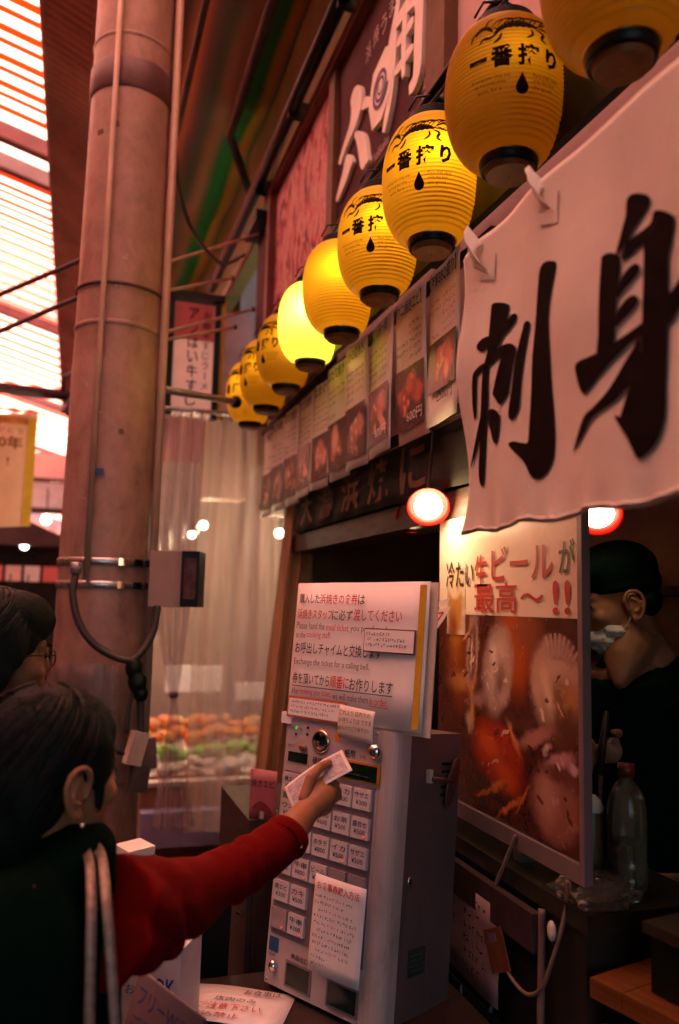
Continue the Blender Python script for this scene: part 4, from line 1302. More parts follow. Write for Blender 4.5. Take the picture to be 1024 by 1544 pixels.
# lower controls
MB().box2((0.008, -0.0016, 0.075), (0.04, -0.0004, 0.107)).build('sticker', mat('blue_sticker', (0.02, 0.09, 0.2), 0.4), tm)
MB().ell((0.033, -0.006, 0.045), (0.0115, 0.012, 0.0145)).build('lock_knob', CHROME, tm, True)
text([('商品出口', 0.085, 0.076, 0.055, 0.012, 0.01), ('返却', 0.01, 0.064, 0.02, 0.006)], -0.0012, BLACK, tm)
for x0_, x1_ in ((0.07, 0.155), (0.205, 0.3)):
    MB().box2((x0_, -0.003, 0.012), (x1_, -0.0003, 0.07)).bevel(0.001).build('tray_bezel', BEZ, tm)
    MB().box2((x0_ + 0.006, -0.0045, 0.018), (x1_ - 0.006, -0.0032, 0.065)).build('tray_opening', mat('slot_green_black', (0.005, 0.02, 0.012), 0.15), tm)
# taped paper on the front
MB().sheet(lambda u, v: (0.155 + 0.157 * u, -0.0145 - 0.003 * math.sin(u * 3) - 0.004 * (1 - v), 0.078 + 0.208 * v), 8, 8, 0.0006).build('notice_paper', PAPER, tm, True)
mbk, mbr = MB(), MB()
zz = 0.238
for k in range(11):
    xa = 0.165 + (0.012 if k % 3 == 2 else 0)
    ln = random.uniform(0.09, 0.13)
    cut = random.uniform(0.02, 0.05)
    scrawl(mbk, xa, xa + cut, zz, 0.008, -0.0205)
    scrawl(mbr if k % 2 == 0 else mbk, xa + cut + .002, xa + cut + 0.04, zz, 0.008, -0.0205)
    scrawl(mbk, xa + cut + 0.043, xa + ln, zz, 0.008, -0.0205)
    zz -= 0.0145
mbk.build('fine_print', BLACK, tm, kind='stuff')
mbr.build('fine_print', RED, tm, kind='stuff')
text([('お食事券購入方法', 0.168, 0.256, 0.13, 0.018, 0.01)], -0.0205, RED, tm)

# ---- instruction board on top of the machine
ib = thing('instruction_board', 'white laminated board of black and red ticket instructions on the ticket machine', 'sign',
           Vector((0.498, 2.039, 0.636)) + (Matrix.Rotation(MRZ, 3, 'Z') @ Matrix.Rotation(MRX, 3, 'X')) @ Vector((-0.012, 0.006, 0.633)), MRZ, MRX)
BWI, BHI = 0.432, 0.342
MB().sheet(lambda u, v: (BWI * u, 0.003 + 0.003 * math.sin(u * 4), BHI * v + 0.004 * u), 8, 4, 0.003).build('sheet', LAMIN, ib, True)
MB().sheet(lambda u, v: (0.1 + (BWI + 0.016 - 0.1) * u, 0.014, -0.005 + (BHI + 0.008) * v), 2, 2, 0.004).build('back_sheet', mat('cream_sheet', (0.72, 0.6, 0.48), 0.3), ib)
MB().box2((BWI - 0.026, -0.0045, 0.01), (BWI - 0.008, -0.003, BHI - 0.004)).build('yellow_strip', YELLOW, ib)
k_ = [('購入した', 0.014, 0.288, 0.072, 0.026, 0.008), ('は', 0.218, 0.289, 0.022, 0.024, 0.008),
      ('に', 0.135, 0.248, 0.02, 0.024, 0.008), ('必ず', 0.158, 0.248, 0.046, 0.026, 0.008),
      ('お呼出しチャイムと交換します', 0.014, 0.159, 0.29, 0.03, 0.008),
      ('券を頂いてから', 0.014, 0.082, 0.13, 0.028, 0.008), ('お作りします', 0.21, 0.08, 0.135, 0.03, 0.008)]
r_ = [('浜焼きの食券', 0.088, 0.288, 0.128, 0.026, 0.008), ('浜焼きスタッフ', 0.012, 0.248, 0.122, 0.026, 0.008), ('渡してください', 0.208, 0.248, 0.15, 0.03, 0.008), ('順番に', 0.146, 0.081, 0.062, 0.03, 0.008)]
text(k_, -0.0045, BLACK, ib)
text(r_, -0.0045, RED, ib)
GI = mat('grey_ink', (0.1, 0.05, 0.06), 0.6)
text([('Please hand the', 0.012, 0.222, 0.1, 0.018), ('you purchased', 0.2, 0.218, 0.115, 0.02), ('to the', 0.012, 0.199, 0.034, 0.015),
      ('Exchange the ticket for a calling bell.', 0.014, 0.127, 0.255, 0.02), ('After', 0.014, 0.056, 0.026, 0.015), ('we will make them', 0.158, 0.054, 0.115, 0.016)], -0.0045, GI, ib)
text([('meal ticket', 0.118, 0.221, 0.076, 0.017), ('cooking staff.', 0.05, 0.197, 0.086, 0.02), ('receiving your ticket,', 0.044, 0.054, 0.108, 0.018), ('in order.', 0.278, 0.052, 0.055, 0.018)], -0.0045, RED, ib)
MB().box2((0.014, -0.0048, 0.0755), (0.345, -0.004, 0.0775)).build('underline', BLACK, ib)
MB().box2((0.278, -0.0048, 0.048), (0.335, -0.004, 0.0495)).build('underline', RED, ib)
# smaller cards stuck on it
MB().box2((0.25, -0.009, 0.175), (0.404, -0.0055, 0.232)).bevel(0.002).build('sticker_card', mat('brown_edge', (0.2, 0.08, 0.06), 0.4), ib)
MB().box2((0.253, -0.0105, 0.178), (0.401, -0.0092, 0.229)).build('sticker_card', LAMIN, ib)
mb = MB()
for k in range(3):
    scrawl(mb, 0.259, 0.392 - (0.06 if k == 0 else 0.01), 0.214 - 0.013 * k, 0.009, -0.0112)
mb.build('fine_print', BLACK, ib, kind='stuff')
MB().box2((0.014, -0.014, -0.002), (0.215, -0.0105, 0.05)).bevel(0.001).build('warning_card', mat('orange_edge', (0.6, 0.13, 0.05), 0.4), ib)
MB().box2((0.02, -0.0155, 0.003), (0.21, -0.0142, 0.045)).build('warning_card', LAMIN, ib)
mb, mb2 = MB(), MB()
for k in range(3):
    scrawl(mb if k != 1 else mb2, 0.028, 0.2 - 0.02 * k, 0.034 - 0.012 * k, 0.008, -0.0162)
mb.build('fine_print', BLACK, ib, kind='stuff')
mb2.build('fine_print', RED, ib, kind='stuff')
MB().sheet(lambda u, v: (0.2 + 0.113 * u, -0.018 - 0.006 * math.sin(v * 3) - .004 * u, -0.03 + 0.075 * v - 0.006 * u), 6, 6, 0.001).build('memo_note', mat('memo_paper', (0.72, 0.64, 0.55), 0.6, 0.06), ib, True)
text([('これより 店内での', 0.208, 0.022, 0.095, 0.012), ('お持ちよりは できま', 0.208, 0.005, 0.1, 0.012), ('せんのでご了承下さい', 0.208, -0.012, 0.098, 0.01)], -0.0285, BLACK, ib)
MB().box2((-0.006, -0.012, -0.02), (0.03, 0.006, 0.008)).build('corner_tape', PAPER, ib)

# ---- folded leaflets sticking out behind the board
lf = thing('folded_leaflet', 'white folded leaflets with a red line sticking out behind the instruction board', 'leaflet', (0.86, 1.86, 1.47), MRZ)
MB().prism([(-0.06, -0.055), (0.03, 0.055), (0.05, 0.085), (-0.06, 0.06)], 0.0, 0.002).build('sheet', PAPER, lf)
MB().prism([(-0.06, 0.075), (0.04, 0.105), (0.032, 0.09), (-0.06, 0.066)], 0.008, 0.010).build('sheet', PAPER, lf)
mb = MB()
for a_, b_ in (((-0.045, -0.02), (0.028, 0.07)), ((0.028, 0.07), (-0.05, 0.055))):
    A, B = Vector(a_), Vector(b_)
    n_ = Vector((-(B - A).y, (B - A).x)).normalized() * 0.002
    mb.add([(A.x - n_.x, -0.001, A.y - n_.y), (A.x + n_.x, -0.001, A.y + n_.y), (B.x + n_.x, -0.001, B.y + n_.y), (B.x - n_.x, -0.001, B.y - n_.y)], [(0, 1, 2, 3)])
mb.build('red_line', RED, lf)

# ---- paddle hung on the side of the machine
_mm = Matrix.Translation((0.498, 2.039, 0.636)) @ Matrix.Rotation(MRZ, 4, 'Z') @ Matrix.Rotation(MRX, 4, 'X')
pd = thing('hanging_paddle', 'dark brown paddle hanging from a white hook on the side of the ticket machine', 'paddle', _mm @ Vector((TW + 0.003, 0.13, 0.53)), MRZ + R(90), 0)
MB().box((0, -0.004, 0.0), (0.012, 0.012, 0.03)).bevel(0.003).build('hook', CREAM, pd)
MB().tube([(0, -0.012, -0.005), (0.04, -0.014, -0.012), (0.075, -0.016, -0.02)], 0.006).build('stem', mat('paddle_brown', (0.09, 0.035, 0.03), 0.4), pd, True)
MB().ell((0.085, -0.011, -0.025), (0.022, 0.005, 0.062), Matrix.Rotation(R(22), 3, 'Y')).build('blade', mat('paddle_brown', (0.09, 0.035, 0.03), 0.4), pd, True)

# ---- small pink prawn sign left of the machine
pk = thing('pink_price_card', 'small pink card with prawn writing at the left edge of the ticket machine', 'card', (0.505, 2.305, 0.953), R(-40))
MB().sheet(lambda u, v: (0.085 * u, 0.004 * math.sin(u * 4), 0.135 * v), 4, 4, 0.001).build('card', mat('pink_card', (0.42, 0.13, 0.15), 0.5, 0.1), pk, True)
text([('焼きエビ', 0.006, 0.088, 0.072, 0.022, 0.01)], -0.006, BLACK, pk)
MB().prism(smoothed([(0.01, 0.03), (0.03, 0.05), (0.055, 0.045), (0.075, 0.02), (0.05, 0.025), (0.03, 0.03)], 3), -0.006).build('prawn_print', mat('dark_red_print', (0.2, 0.03, 0.03), 0.5), pk)
MB().box((0.04, 0.02, 0.012), (0.06, 0.035, 0.02)).build('stand', CREAM, pk)
cu = thing('brown_cupboard', 'dark brown wooden cupboard behind the ticket machine', 'cupboard', (0.68, 2.5, 0.12))
MB().box2((-0.18, -0.22, 0.0), (0.18, 0.22, 0.833)).bevel(0.006).build('body', DWOOD, cu)
for xx in (-0.085, 0.09):
    MB().box2((xx - 0.08, -0.235, 0.05), (xx + 0.08, -0.221, 0.79)).bevel(0.004).build('door', mat('cupboard_door', (0.035, 0.016, 0.009), 0.5, 0.2, 6, 0.1, 40, stretch=(8, 8, 1)), cu)

# ================================================================== TABLE AND THINGS IN THE LOWER LEFT
tb = thing('stall_table', 'low steel table carrying the ticket machine', 'table', (0.45, 2.0, 0.12))
MB().box((0.1, -0.22, 0.49), (0.8, 0.68, 0.025)).bevel(0.004).build('table_top', mat('table_steel', (0.075, 0.05, 0.042), 0.35, 0.2, 10, metal=0.4), tb)
for sx in (-1, 1):
    for sy in (-1, 1):
        v = Vector((sx * 0.36, sy * 0.3, 0))
        MB().box((v.x + 0.1, v.y - 0.22, 0.2385), (0.035, 0.035, 0.477)).build('leg', GREYM, tb)
fy = thing('table_flyer', 'white flyer with red and black writing lying on the steel table', 'flyer', (0.27, 1.93, 0.628), R(-28))
MB().sheet(lambda u, v: (0.24 * u, 0.17 * v, 0.001 + 0.003 * math.sin(u * 5)), 6, 3, 0.0008).build('sheet', PAPER, fy, True)
for mm, its in ((BLACK, [('お食事は', 0.12, 0.13, 0.09, 0.022), ('店内のみ', 0.06, 0.09, 0.1, 0.02)]), (RED, [('ご注意下さい', 0.03, 0.05, 0.15, 0.03), ('持込禁止', 0.02, 0.015, 0.12, 0.022)])):
    text(its, 0, mm, fy, fn=lambda a, b: (a, b, 0.0075))
tc_ = thing('tent_card', 'folded tent card with blue writing standing in front of the white box', 'tent card', (0.215, 1.60, 0.64), R(-68))
for sgn in (1, -1):
    MB().prism([(-0.12, 0.0), (0.12, 0.0), (0.12, 0.2), (-0.12, 0.2)], 0.0, 0.002).build('panel', mat('tent_paper', (0.2, 0.13, 0.14), 0.4, 0.1), tc_)
for k, ch in enumerate(list(tc_.children)):
    ch.rotation_euler = (R(-17 if k == 0 else 17), 0, 0)
    ch.location = (0, -0.06 if k == 0 else 0.06, 0)
text([(s_, -0.1, 0.15 - 0.045 * k, 0.18, 0.03) for k, s_ in enumerate(('フリーWiFi', 'ご利用可', '店内飲食'))], -0.001, mat('blue_ink', (0.05, 0.06, 0.2), 0.5), tc_.children[0])
MB().box((-0.02, 0, -0.005), (0.3, 0.2, 0.012)).build('base_tray', BLACKP, tc_)
wb = thing('white_box', 'white plastic box with blue handwriting on the table edge', 'box', (0.235, 1.92, 0.63), R(-30))
MB().box2((-0.07, -0.05, 0.0), (0.065, 0.07, 0.175)).bevel(0.012, 3).build('body', mat('white_plastic', (0.68, 0.6, 0.6), 0.4, 0.08), wb)
MB().box2((-0.045, -0.025, 0.1755), (0.03, 0.045, 0.181)).build('opening', BLACKP, wb)
text([('OK', 0.005, 0.08, 0.05, 0.035, 0.02), ('お水', -0.06, 0.075, 0.05, 0.022)], -0.0512, mat('blue_marker', (0.05, 0.05, 0.35), 0.5), wb)
tg = thing('menu_clipboard', 'white clipboard with a yellow picture label lying on a black bin', 'clipboard', (0.31, 2.16, 0.80), R(8))
MB().box2((-0.06, -0.05, 0), (0.11, 0.05, 0.006)).bevel(0.001).build('board', PAPER, tg)
MB().box2((0.035, -0.046, 0.0062), (0.106, 0.046, 0.008)).build('label', mat('yellow_label', (0.7, 0.45, 0.05), 0.3, 0.35, 60, col2=(0.6, 0.5, 0.4)), tg)
bi = thing('black_bin', 'black square bin behind the steel table', 'bin', (0.33, 2.27, 0.12), R(8))
MB().lathe([(0.12, 0.0), (0.14, 0.66), (0.15, 0.665), (0.15, 0.678), (0.1, 0.679)], seg=4, mtx=Matrix.Rotation(R(45), 4, 'Z')).build('body', BLACKP, bi)
MB().tube([(0.14, -0.02, 0.6), (0.17, -0.02, 0.58), (0.14, 0.03, 0.6)], 0.006).build('handle', BLACKP, bi, True)
pb = thing('paper_pack', 'white paper pack lying behind the shoulder of the woman in red', 'pack', (0.2, 2.35, 0.865), R(20))
MB().box((0, 0, 0.012), (0.085, 0.07, 0.024), 0.2, 0.1).bevel(0.008).build('pack', PAPER, pb)
MB().box((0, 0, -0.375), (0.1, 0.08, 0.745)).build('carton', mat('brown_carton', (0.05, 0.03, 0.02), 0.7, 0.15), pb)

# ================================================================== VINYL CURTAINS AND WHAT SHOWS THROUGH
VIN = glassy('clear_vinyl', (0.52, 0.38, 0.31), 0.56, 0.1, 0.5)
VINL = glassy('lilac_vinyl', (0.4, 0.27, 0.3), 0.5, 0.12, 0.5)
crod = thing('curtain_rod', 'thin steel rod carrying the clear vinyl curtains', 'rod', (0.2, 4.35, 2.585))
MB().tube([(-0.1, 0, 0), (0.8, 0, 0)], 0.012).build('rod', STEEL, crod, True)
for xx in [0.02 + 0.055 * i for i in range(14)]:
    MB().tube([(xx, 0, 0.0), (xx + 0.006, 0, -0.02), (xx, 0, -0.04)], 0.004, 6).build('ring', BLACKP, crod, True)
c1 = thing('vinyl_curtain', 'clear vinyl curtain knotted at its lower end, left of the other curtain', 'curtain', (0.33, 4.35, 0.4))


def cur1(u, v):
    z = 2.16 * v
    kz = 0.665
    wfull = 0.3
    if z > kz:
        t = min(1, (z - kz) / 0.9)
        w = 0.035 + (wfull - 0.035) * t ** 0.8
        cx = 0.2 + (0.15 - 0.2) * t
    else:
        t = (kz - z) / kz
        w = 0.03 + 0.19 * t ** 1.1
        cx = 0.2 + 0.03 * t
    x = cx + w * (u - 0.5)
    return (x, 0.03 * math.sin(u * 26 + 1.5 * math.sin(z * 2)) * min(1, w / 0.2) + 0.01 * math.sin(z * 9), z)


MB().sheet(cur1, 60, 70).build('film', VINL, c1, True)
MB().lathe([(0.018, 0.65), (0.024, 0.66), (0.024, 0.675), (0.018, 0.685)], (0.2, 0, 0), 14).build('tie', mat('purple_tie', (0.1, 0.06, 0.12), 0.5), c1, True)
c2 = thing('vinyl_curtain', 'wide clear vinyl curtain hanging straight between the column and the shop post', 'curtain', (0.62, 4.4, 0.35))
MB().sheet(lambda u, v: (0.0 + 0.5 * u, 0.016 * math.sin(u * 31 + 2.2 * math.sin(v * 3 + u * 4)) * (0.4 + 0.6 * v) + 0.03 * math.sin(u * 9 + v) + 0.006 * noise.noise((u * 9, v * 7, 0)), 2.2 * v), 110, 40).build('film', VIN, c2, True)
c3 = thing('canvas_curtain', 'gathered beige canvas curtain at the far edge of the shop opening', 'curtain', (1.0, 3.8, 0.13))
CANV = mat('beige_canvas', (0.75, 0.5, 0.29), 0.7, 0.15, 4, 0.2, 90, translucent=0.55, stretch=(3, 3, 0.4))
MB().sheet(lambda u, v: (-0.2 + 0.14 * u + 0.17 * v * (1.0), 0.03 * math.sin(u * 15 + v * 2), 1.9 * v), 40, 20, 0.003).build('canvas', CANV, c3, True)

# produce stall behind the curtain
st = thing('produce_stall', 'lit produce stall seen blurred through the vinyl curtain', 'stall', (0.95, 5.1, 0))
MB().box2((-0.5, 0.0, 0.0), (0.6, 0.9, 0.5)).build('counter', mat('stall_wood', (0.3, 0.13, 0.07), 0.6, 0.2, 5), st)
MB().box((0.05, 0.3, 0.58), (1.1, 0.7, 0.03), 0, R(20)).build('display_board', mat('white_tray', (0.75, 0.66, 0.55), 0.4, 0.1), st)
MB().box2((-0.5, -0.12, 0.12), (0.6, -0.01, 0.32)).bevel(0.02).build('blue_tub', mat('lilac_tub', (0.25, 0.22, 0.35), 0.5, 0.1), st)
rr = random.Random(5)
for row, (yy, zz_, cols) in enumerate(((0.08, 0.545, ((0.7, 0.66, 0.55), (0.62, 0.55, 0.45))), (0.24, 0.6, ((0.2, 0.55, 0.08), (0.3, 0.6, 0.12))), (0.4, 0.67, ((0.8, 0.25, 0.04), (0.85, 0.32, 0.06))), (0.56, 0.73, ((0.8, 0.3, 0.1), (0.75, 0.4, 0.15))))):
    for k in range(14):
        c_ = rr.choice(cols)
        MB().ell((-0.46 + 0.078 * k + rr.uniform(-.03, .03), yy + rr.uniform(-.07, .07), zz_ + 0.01 + rr.uniform(-.03, .02)), (rr.uniform(.035, .075), 0.06, rr.uniform(.025, .05)), Matrix.Rotation(rr.uniform(-.5, .5), 3, 'Y'), seg=12, rings=8).build('produce', mat('produce_%d%d' % (row, cols.index(c_)), c_, 0.4, 0.15, 20), st, True)
MB().box2((-0.3, 0.75, 0.92), (0.1, 0.8, 1.1)).build('price_board', PAPER, st)
MB().box2((0.2, 0.75, 0.86), (0.5, 0.8, 0.98)).build('price_board', PAPER, st)
MB().box2((-0.55, 1.6, 0.0), (0.29, 1.7, 2.7)).build('back_panel', mat('stall_tan_panel', (0.45, 0.28, 0.19), 0.6, 0.2, 2), st)
for loc, r_, w, lab in (((0.83, 5.6, 2.08), 0.03, 4, 'bare bulb glowing through the curtain, right one of the close pair'), ((0.72, 5.35, 1.99), 0.024, 2.5, 'bare bulb glowing through the curtain, left one of the close pair'), ((1.2, 4.9, 1.99), 0.03, 6, 'lamp glowing beside the lowest end of the menu row')):
    t = thing('bare_bulb', lab, 'bulb', loc, group='bulbs over the produce stall')
    MB().ell((0, 0, 0), (r_, r_, r_)).build('bulb', emission('bulb_glow', (1.0, 0.82, 0.55), 5.0), t, True)
    MB().tube([(0, 0, r_ * 0.8), (0, 0, r_ + 0.05)], 0.014).build('socket', BLACKP, t, True)
    MB().tube([(0, 0, r_ + 0.05), (0, 0, 0.6)], 0.004, 6).build('cord', CABLE, t)
    ld = bpy.data.lights.new('bulb_light', 'POINT')
    ld.energy = w
    ld.color = (1.0, 0.75, 0.45)
    ld.shadow_soft_size = r_ + 0.012
    lo = bpy.data.objects.new('bulb_light', ld)
    C.objects.link(lo)
    lo.parent = t

# ================================================================== COUNTER AND RIGHT SIDE
ct = thing('shop_counter', 'low dark counter of the stall with a steel edge, below the poster', 'counter', (1.15, 2.2, 0.13))
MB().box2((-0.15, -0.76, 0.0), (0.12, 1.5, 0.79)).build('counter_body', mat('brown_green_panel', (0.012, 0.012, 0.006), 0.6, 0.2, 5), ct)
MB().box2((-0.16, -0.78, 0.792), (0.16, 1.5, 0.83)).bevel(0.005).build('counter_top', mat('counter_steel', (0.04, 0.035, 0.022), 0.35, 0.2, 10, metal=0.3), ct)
MB().box2((-0.185, -0.62, 0.7), (-0.165, 0.25, 0.78)).bevel(0.004).build('front_rail', mat('dull_rail', (0.09, 0.055, 0.055), 0.4, 0.15, metal=0.4), ct)
for z in (0.6, 0.2):
    MB().box2((-0.15, -0.785, z), (0.3, -0.762, z + 0.02)).build('panel_trim', WOOD, ct)
hp = facade('handwritten_menu', 'pale handwritten menu paper taped to the counter front beside the machine', 'menu', 0.968, 2.06, 0.6)
MB().sheet(lambda u, v: (0.33 * u, 0.004 * math.sin(u * 6), 0.05 + 0.22 * v), 8, 4, 0.001).build('paper', mat('grey_pink_paper', (0.3, 0.2, 0.2), 0.5, 0.12), hp, True)
mb = MB()
for k in range(6):
    for x0_ in (0.02, 0.17):
        scrawl(mb, x0_, x0_ + random.uniform(0.09, 0.13), 0.235 - 0.031 * k, 0.02, -0.007)
mb.build('lettering', BLACK, hp, kind='stuff')
fp = facade('seafood_placard', 'dark placard with red prawns under the handwritten menu', 'placard', 0.966, 2.06, 0.3)
MB().box2((0.0, 0.0, 0.0), (0.34, 0.004, 0.33)).build('placard', mat('placard_black', (0.012, 0.02, 0.012), 0.3, 0.3), fp)
for pts in ([(0.03, 0.26), (0.08, 0.25), (0.12, 0.21), (0.09, 0.21), (0.05, 0.23)], [(0.2, 0.24), (0.23, 0.2), (0.27, 0.1), (0.28, 0.02), (0.25, 0.06), (0.22, 0.14)]):
    MB().prism(smoothed(pts, 3), -0.002).build('prawn_print', mat('prawn_red', (0.4, 0.05, 0.02), 0.4, 0.3, 30), fp)
MB().tube([(0.155, -0.003, 0.0), (0.155, -0.003, 0.33)], 0.003, 6).build('seam', GREYM, fp)
# bottles on the counter
CLR = glassy('clear_bottle', (0.4, 0.34, 0.22), 0.28, 0.06, 0.4)
b1 = thing('water_bottle', 'large clear plastic bottle on the counter in front of the worker', 'bottle', (1.165, 1.525, 0.962))
MB().lathe([(0.0, 0.0), (0.038, 0.0), (0.042, 0.008), (0.042, 0.03), (0.039, 0.035), (0.042, 0.04), (0.042, 0.06), (0.039, 0.065), (0.042, 0.07), (0.042, 0.16), (0.038, 0.19), (0.026, 0.215), (0.016, 0.228), (0.0145, 0.24)], seg=28, cap=False).build('body', CLR, b1, True)
MB().lathe([(0.0, 0.235), (0.018, 0.235), (0.018, 0.262), (0.0, 0.263)], seg=20).build('cap', mat('red_cap', (0.16, 0.02, 0.012), 0.4), b1, True)
MB().lathe([(0.0, 0.003), (0.038, 0.004), (0.0385, 0.1), (0.0, 0.1)], seg=24).build('liquid', glassy('amber_liquid', (0.3, 0.2, 0.08), 0.6, 0.05, 0.5), b1, True)
b2_ = thing('sauce_bottle', 'pale squeeze bottle with a white cap left of the clear bottle', 'bottle', (1.125, 1.60, 0.962))
MB().lathe([(0.0, 0.0), (0.028, 0.0), (0.029, 0.01), (0.029, 0.14), (0.026, 0.15)], seg=24, cap=False).build('body', mat('amber_plastic', (0.14, 0.075, 0.03), 0.35, 0.15), b2_, True)
MB().lathe([(0.029, 0.148), (0.03, 0.155), (0.022, 0.172), (0.012, 0.182), (0.0, 0.184)], seg=24, cap=False).build('cap', CREAM, b2_, True)
for loc, sc_, lab, sd_ in (((1.045, 1.5, 0.962), (0.075, 0.05, 0.03), 'crumpled clear plastic bag of ice between the poster and the bottles', 1), ((1.05, 1.44, 0.962), (0.07, 0.025, 0.03), 'crumpled grey plastic bag at the front edge of the counter', 2)):
    t = thing('plastic_bag', lab, 'bag', loc, group='crumpled bags on the counter')
    m_ = MB()
    bmesh.ops.create_icosphere(m_.b, subdivisions=4, radius=1.0)
    for v in m_.b.verts:
        n_ = noise.noise(v.co * 2.2 + Vector((sd_ * 7, 0, 0))) * 0.35 + noise.noise(v.co * 6 + Vector((sd_ * 3, 1, 0))) * 0.22
        q = v.co * (1 + n_)
        v.co = Vector((q.x * sc_[0], q.y * sc_[1], max(0.0, q.z * sc_[2] + sc_[2] * .8)))
    m_.build('bag', glassy('bag_film', (0.3, 0.22, 0.16), 0.3, 0.12, 0.5), t)
# dark tray stack and wooden board at the bottom right
db = thing('dark_crate', 'dark plastic crate standing on the wooden board in the lower right', 'crate', (1.17, 1.2, 0.862), R(10))
MB().box2((-0.1, -0.2, 0.0), (0.3, 0.13, 0.1)).bevel(0.008).build('body', BLACKP, db)
MB().box2((-0.11, -0.21, 0.101), (0.31, 0.14, 0.122)).bevel(0.004).build('rim', mat('brown_black_rim', (0.02, 0.016, 0.009), 0.45), db)
wd = thing('wooden_board', 'orange-brown wooden board jutting out under the dark crate', 'board', (0.975, 1.4, 0.825), R(14))
MB().box2((0.0, -0.5, 0.0), (0.5, -0.08, 0.035)).bevel(0.004).build('plank', mat('orange_wood', (0.17, 0.055, 0.012), 0.45, 0.25, 7, 0.2, 40, stretch=(8, 1, 8)), wd)
MB().box2((0.0, -0.08 + 0.002, 0.0), (0.45, -0.005, 0.035)).bevel(0.004).build('plank', mat('orange_wood', (0.17, 0.055, 0.012)), wd)
MB().box2((0.03, -0.46, -0.69), (0.45, -0.02, -0.002)).build('base', DARK, wd)
# cables and label tag under the poster
pc = thing('power_cord', 'pale power cord looping below the poster', 'cord', (1.0, 1.7, 0.9))
MB().tube([p - Vector((1.0, 1.7, 0.9)) for p in curve_path([(0.99, 1.69, 1.04), (0.985, 1.73, 0.97), (0.975, 1.76, 0.9), (0.972, 1.755, 0.83), (0.97, 1.7, 0.755), (0.97, 1.62, 0.735), (0.968, 1.555, 0.77), (0.97, 1.52, 0.83), (0.99, 1.5, 0.93), (1.0, 1.5, 1.0)], 8)], 0.0045, 8).build('cord', mat('pale_cord', (0.22, 0.14, 0.11), 0.45), pc, True)
MB().tube([p - Vector((1.0, 1.7, 0.9)) for p in curve_path([(0.972, 1.72, 0.77), (0.97, 1.76, 0.66), (0.97, 1.8, 0.5), (0.97, 1.82, 0.3)], 8)], 0.004, 8).build('blue_cord', mat('blue_grey_cord', (0.1, 0.13, 0.16), 0.5), pc, True)
MB().tube([p - Vector((1.0, 1.7, 0.9)) for p in curve_path([(0.985, 1.575, 0.92), (0.98, 1.57, 0.8), (0.975, 1.565, 0.65), (0.98, 1.56, 0.45)], 8)], 0.008, 8).build('grey_cord', mat('brown_grey_cord', (0.2, 0.13, 0.11), 0.5), pc, True)
MB().box((-0.036, 0.03, -0.12), (0.004, 0.075, 0.09), 0.1, R(-25)).bevel(0.002).build('tag', mat('orange_tag', (0.16, 0.05, 0.02), 0.45, 0.2, 30), pc)
MB().box((-0.0395, 0.045, -0.098), (0.002, 0.03, 0.018), 0.1, R(-25)).build('tag_print', mat('tag_print', (0.12, 0.1, 0.16), 0.5), pc)
MB().ell((-0.03, -0.185, 0.0), (0.008, 0.012, 0.02)).build('cord_switch', CREAM, pc, True)

# ================================================================== PEOPLE


def frame3(f):
    f = Vector((f[0], f[1], 0)).normalized()
    r = Vector((f.y, -f.x, 0))
    m = Matrix(((f.x, r.x, 0), (f.y, r.y, 0), (0, 0, 1)))
    return m


def person(label, origin):
    return thing('person', label, 'person', origin)


def head_shapes(b, c, M, s=1.0, up=0.0):
    """skull, face, nose, lips, jaw, ears, neck; M columns: forward, right, up"""
    def P(a, r, u):
        return Vector(c) + M @ Vector((a, r, u)) * s

    def E(a, r, u, ra, rr, ru, tilt=0.0):
        b.ell(P(a, r, u), (ra * s, rr * s, ru * s), M @ Matrix.Rotation(tilt, 3, 'Y'), 20, 14)
    E(-0.012, 0, 0.035, 0.096, 0.077, 0.088)
    E(0.035, 0, -0.03, 0.058, 0.062, 0.085)
    E(0.05, 0, -0.085, 0.04, 0.042, 0.034)
    E(0.07, 0, 0.018, 0.024, 0.05, 0.02)
    E(0.094, 0, -0.026, 0.017, 0.0125, 0.017)
    E(0.088, 0, -0.01, 0.012, 0.009, 0.028, R(-18))
    E(0.086, 0, -0.061, 0.012, 0.022, 0.008)
    E(0.083, 0, -0.073, 0.012, 0.019, 0.008)
    E(0.076, 0, -0.099, 0.018, 0.02, 0.014)
    for q in (-1, 1):
        E(0.064, q * 0.04, -0.035, 0.022, 0.022, 0.022)
        E(0.074, q * 0.031, -0.004, 0.012, 0.016, 0.009)
        b.ell(P(-0.008, q * 0.08, -0.018), (0.021 * s, 0.007 * s, 0.034 * s), M @ Matrix.Rotation(-0.35 * q, 3, 'Z') @ Matrix.Rotation(-0.2, 3, 'Y'), 16, 10)
        b.ell(P(-0.004, q * 0.078, -0.045), (0.011 * s, 0.007 * s, 0.014 * s), M, 12, 8)
    b.tube([P(-0.02, 0, -0.03), P(-0.03, 0, -0.1), P(-0.05, 0, -0.19)], [0.056 * s, 0.052 * s, 0.062 * s], 16)


def eyes(c, M, s, parent):
    for q in (-1, 1):
        p = Vector(c) + M @ Vector((0.0845, q * 0.031, -0.002)) * s
        MB().ell(p, (0.005 * s, 0.012 * s, 0.006 * s), M, 12, 8).build('eye', mat('eye', (0.03, 0.015, 0.01), 0.1), parent, True)
        mb_ = MB()
        mb_.ell(Vector(c) + M @ Vector((0.092, q * 0.033, 0.02)) * s, (0.004 * s, 0.017 * s, 0.0035 * s), M, 12, 6)
        mb_.build('eyebrow', HAIR, parent, True)


def hairwarp(amp, f=55):
    def w(co):
        n_ = noise.noise(Vector((co.x * f, co.y * f, co.z * f * 0.22))) * amp
        n2 = noise.noise(Vector((co.x * 12, co.y * 12, co.z * 12))) * amp * 1.5
        return co + Vector((n_ + n2, n_ - n2, n_ * 0.5))
    return w


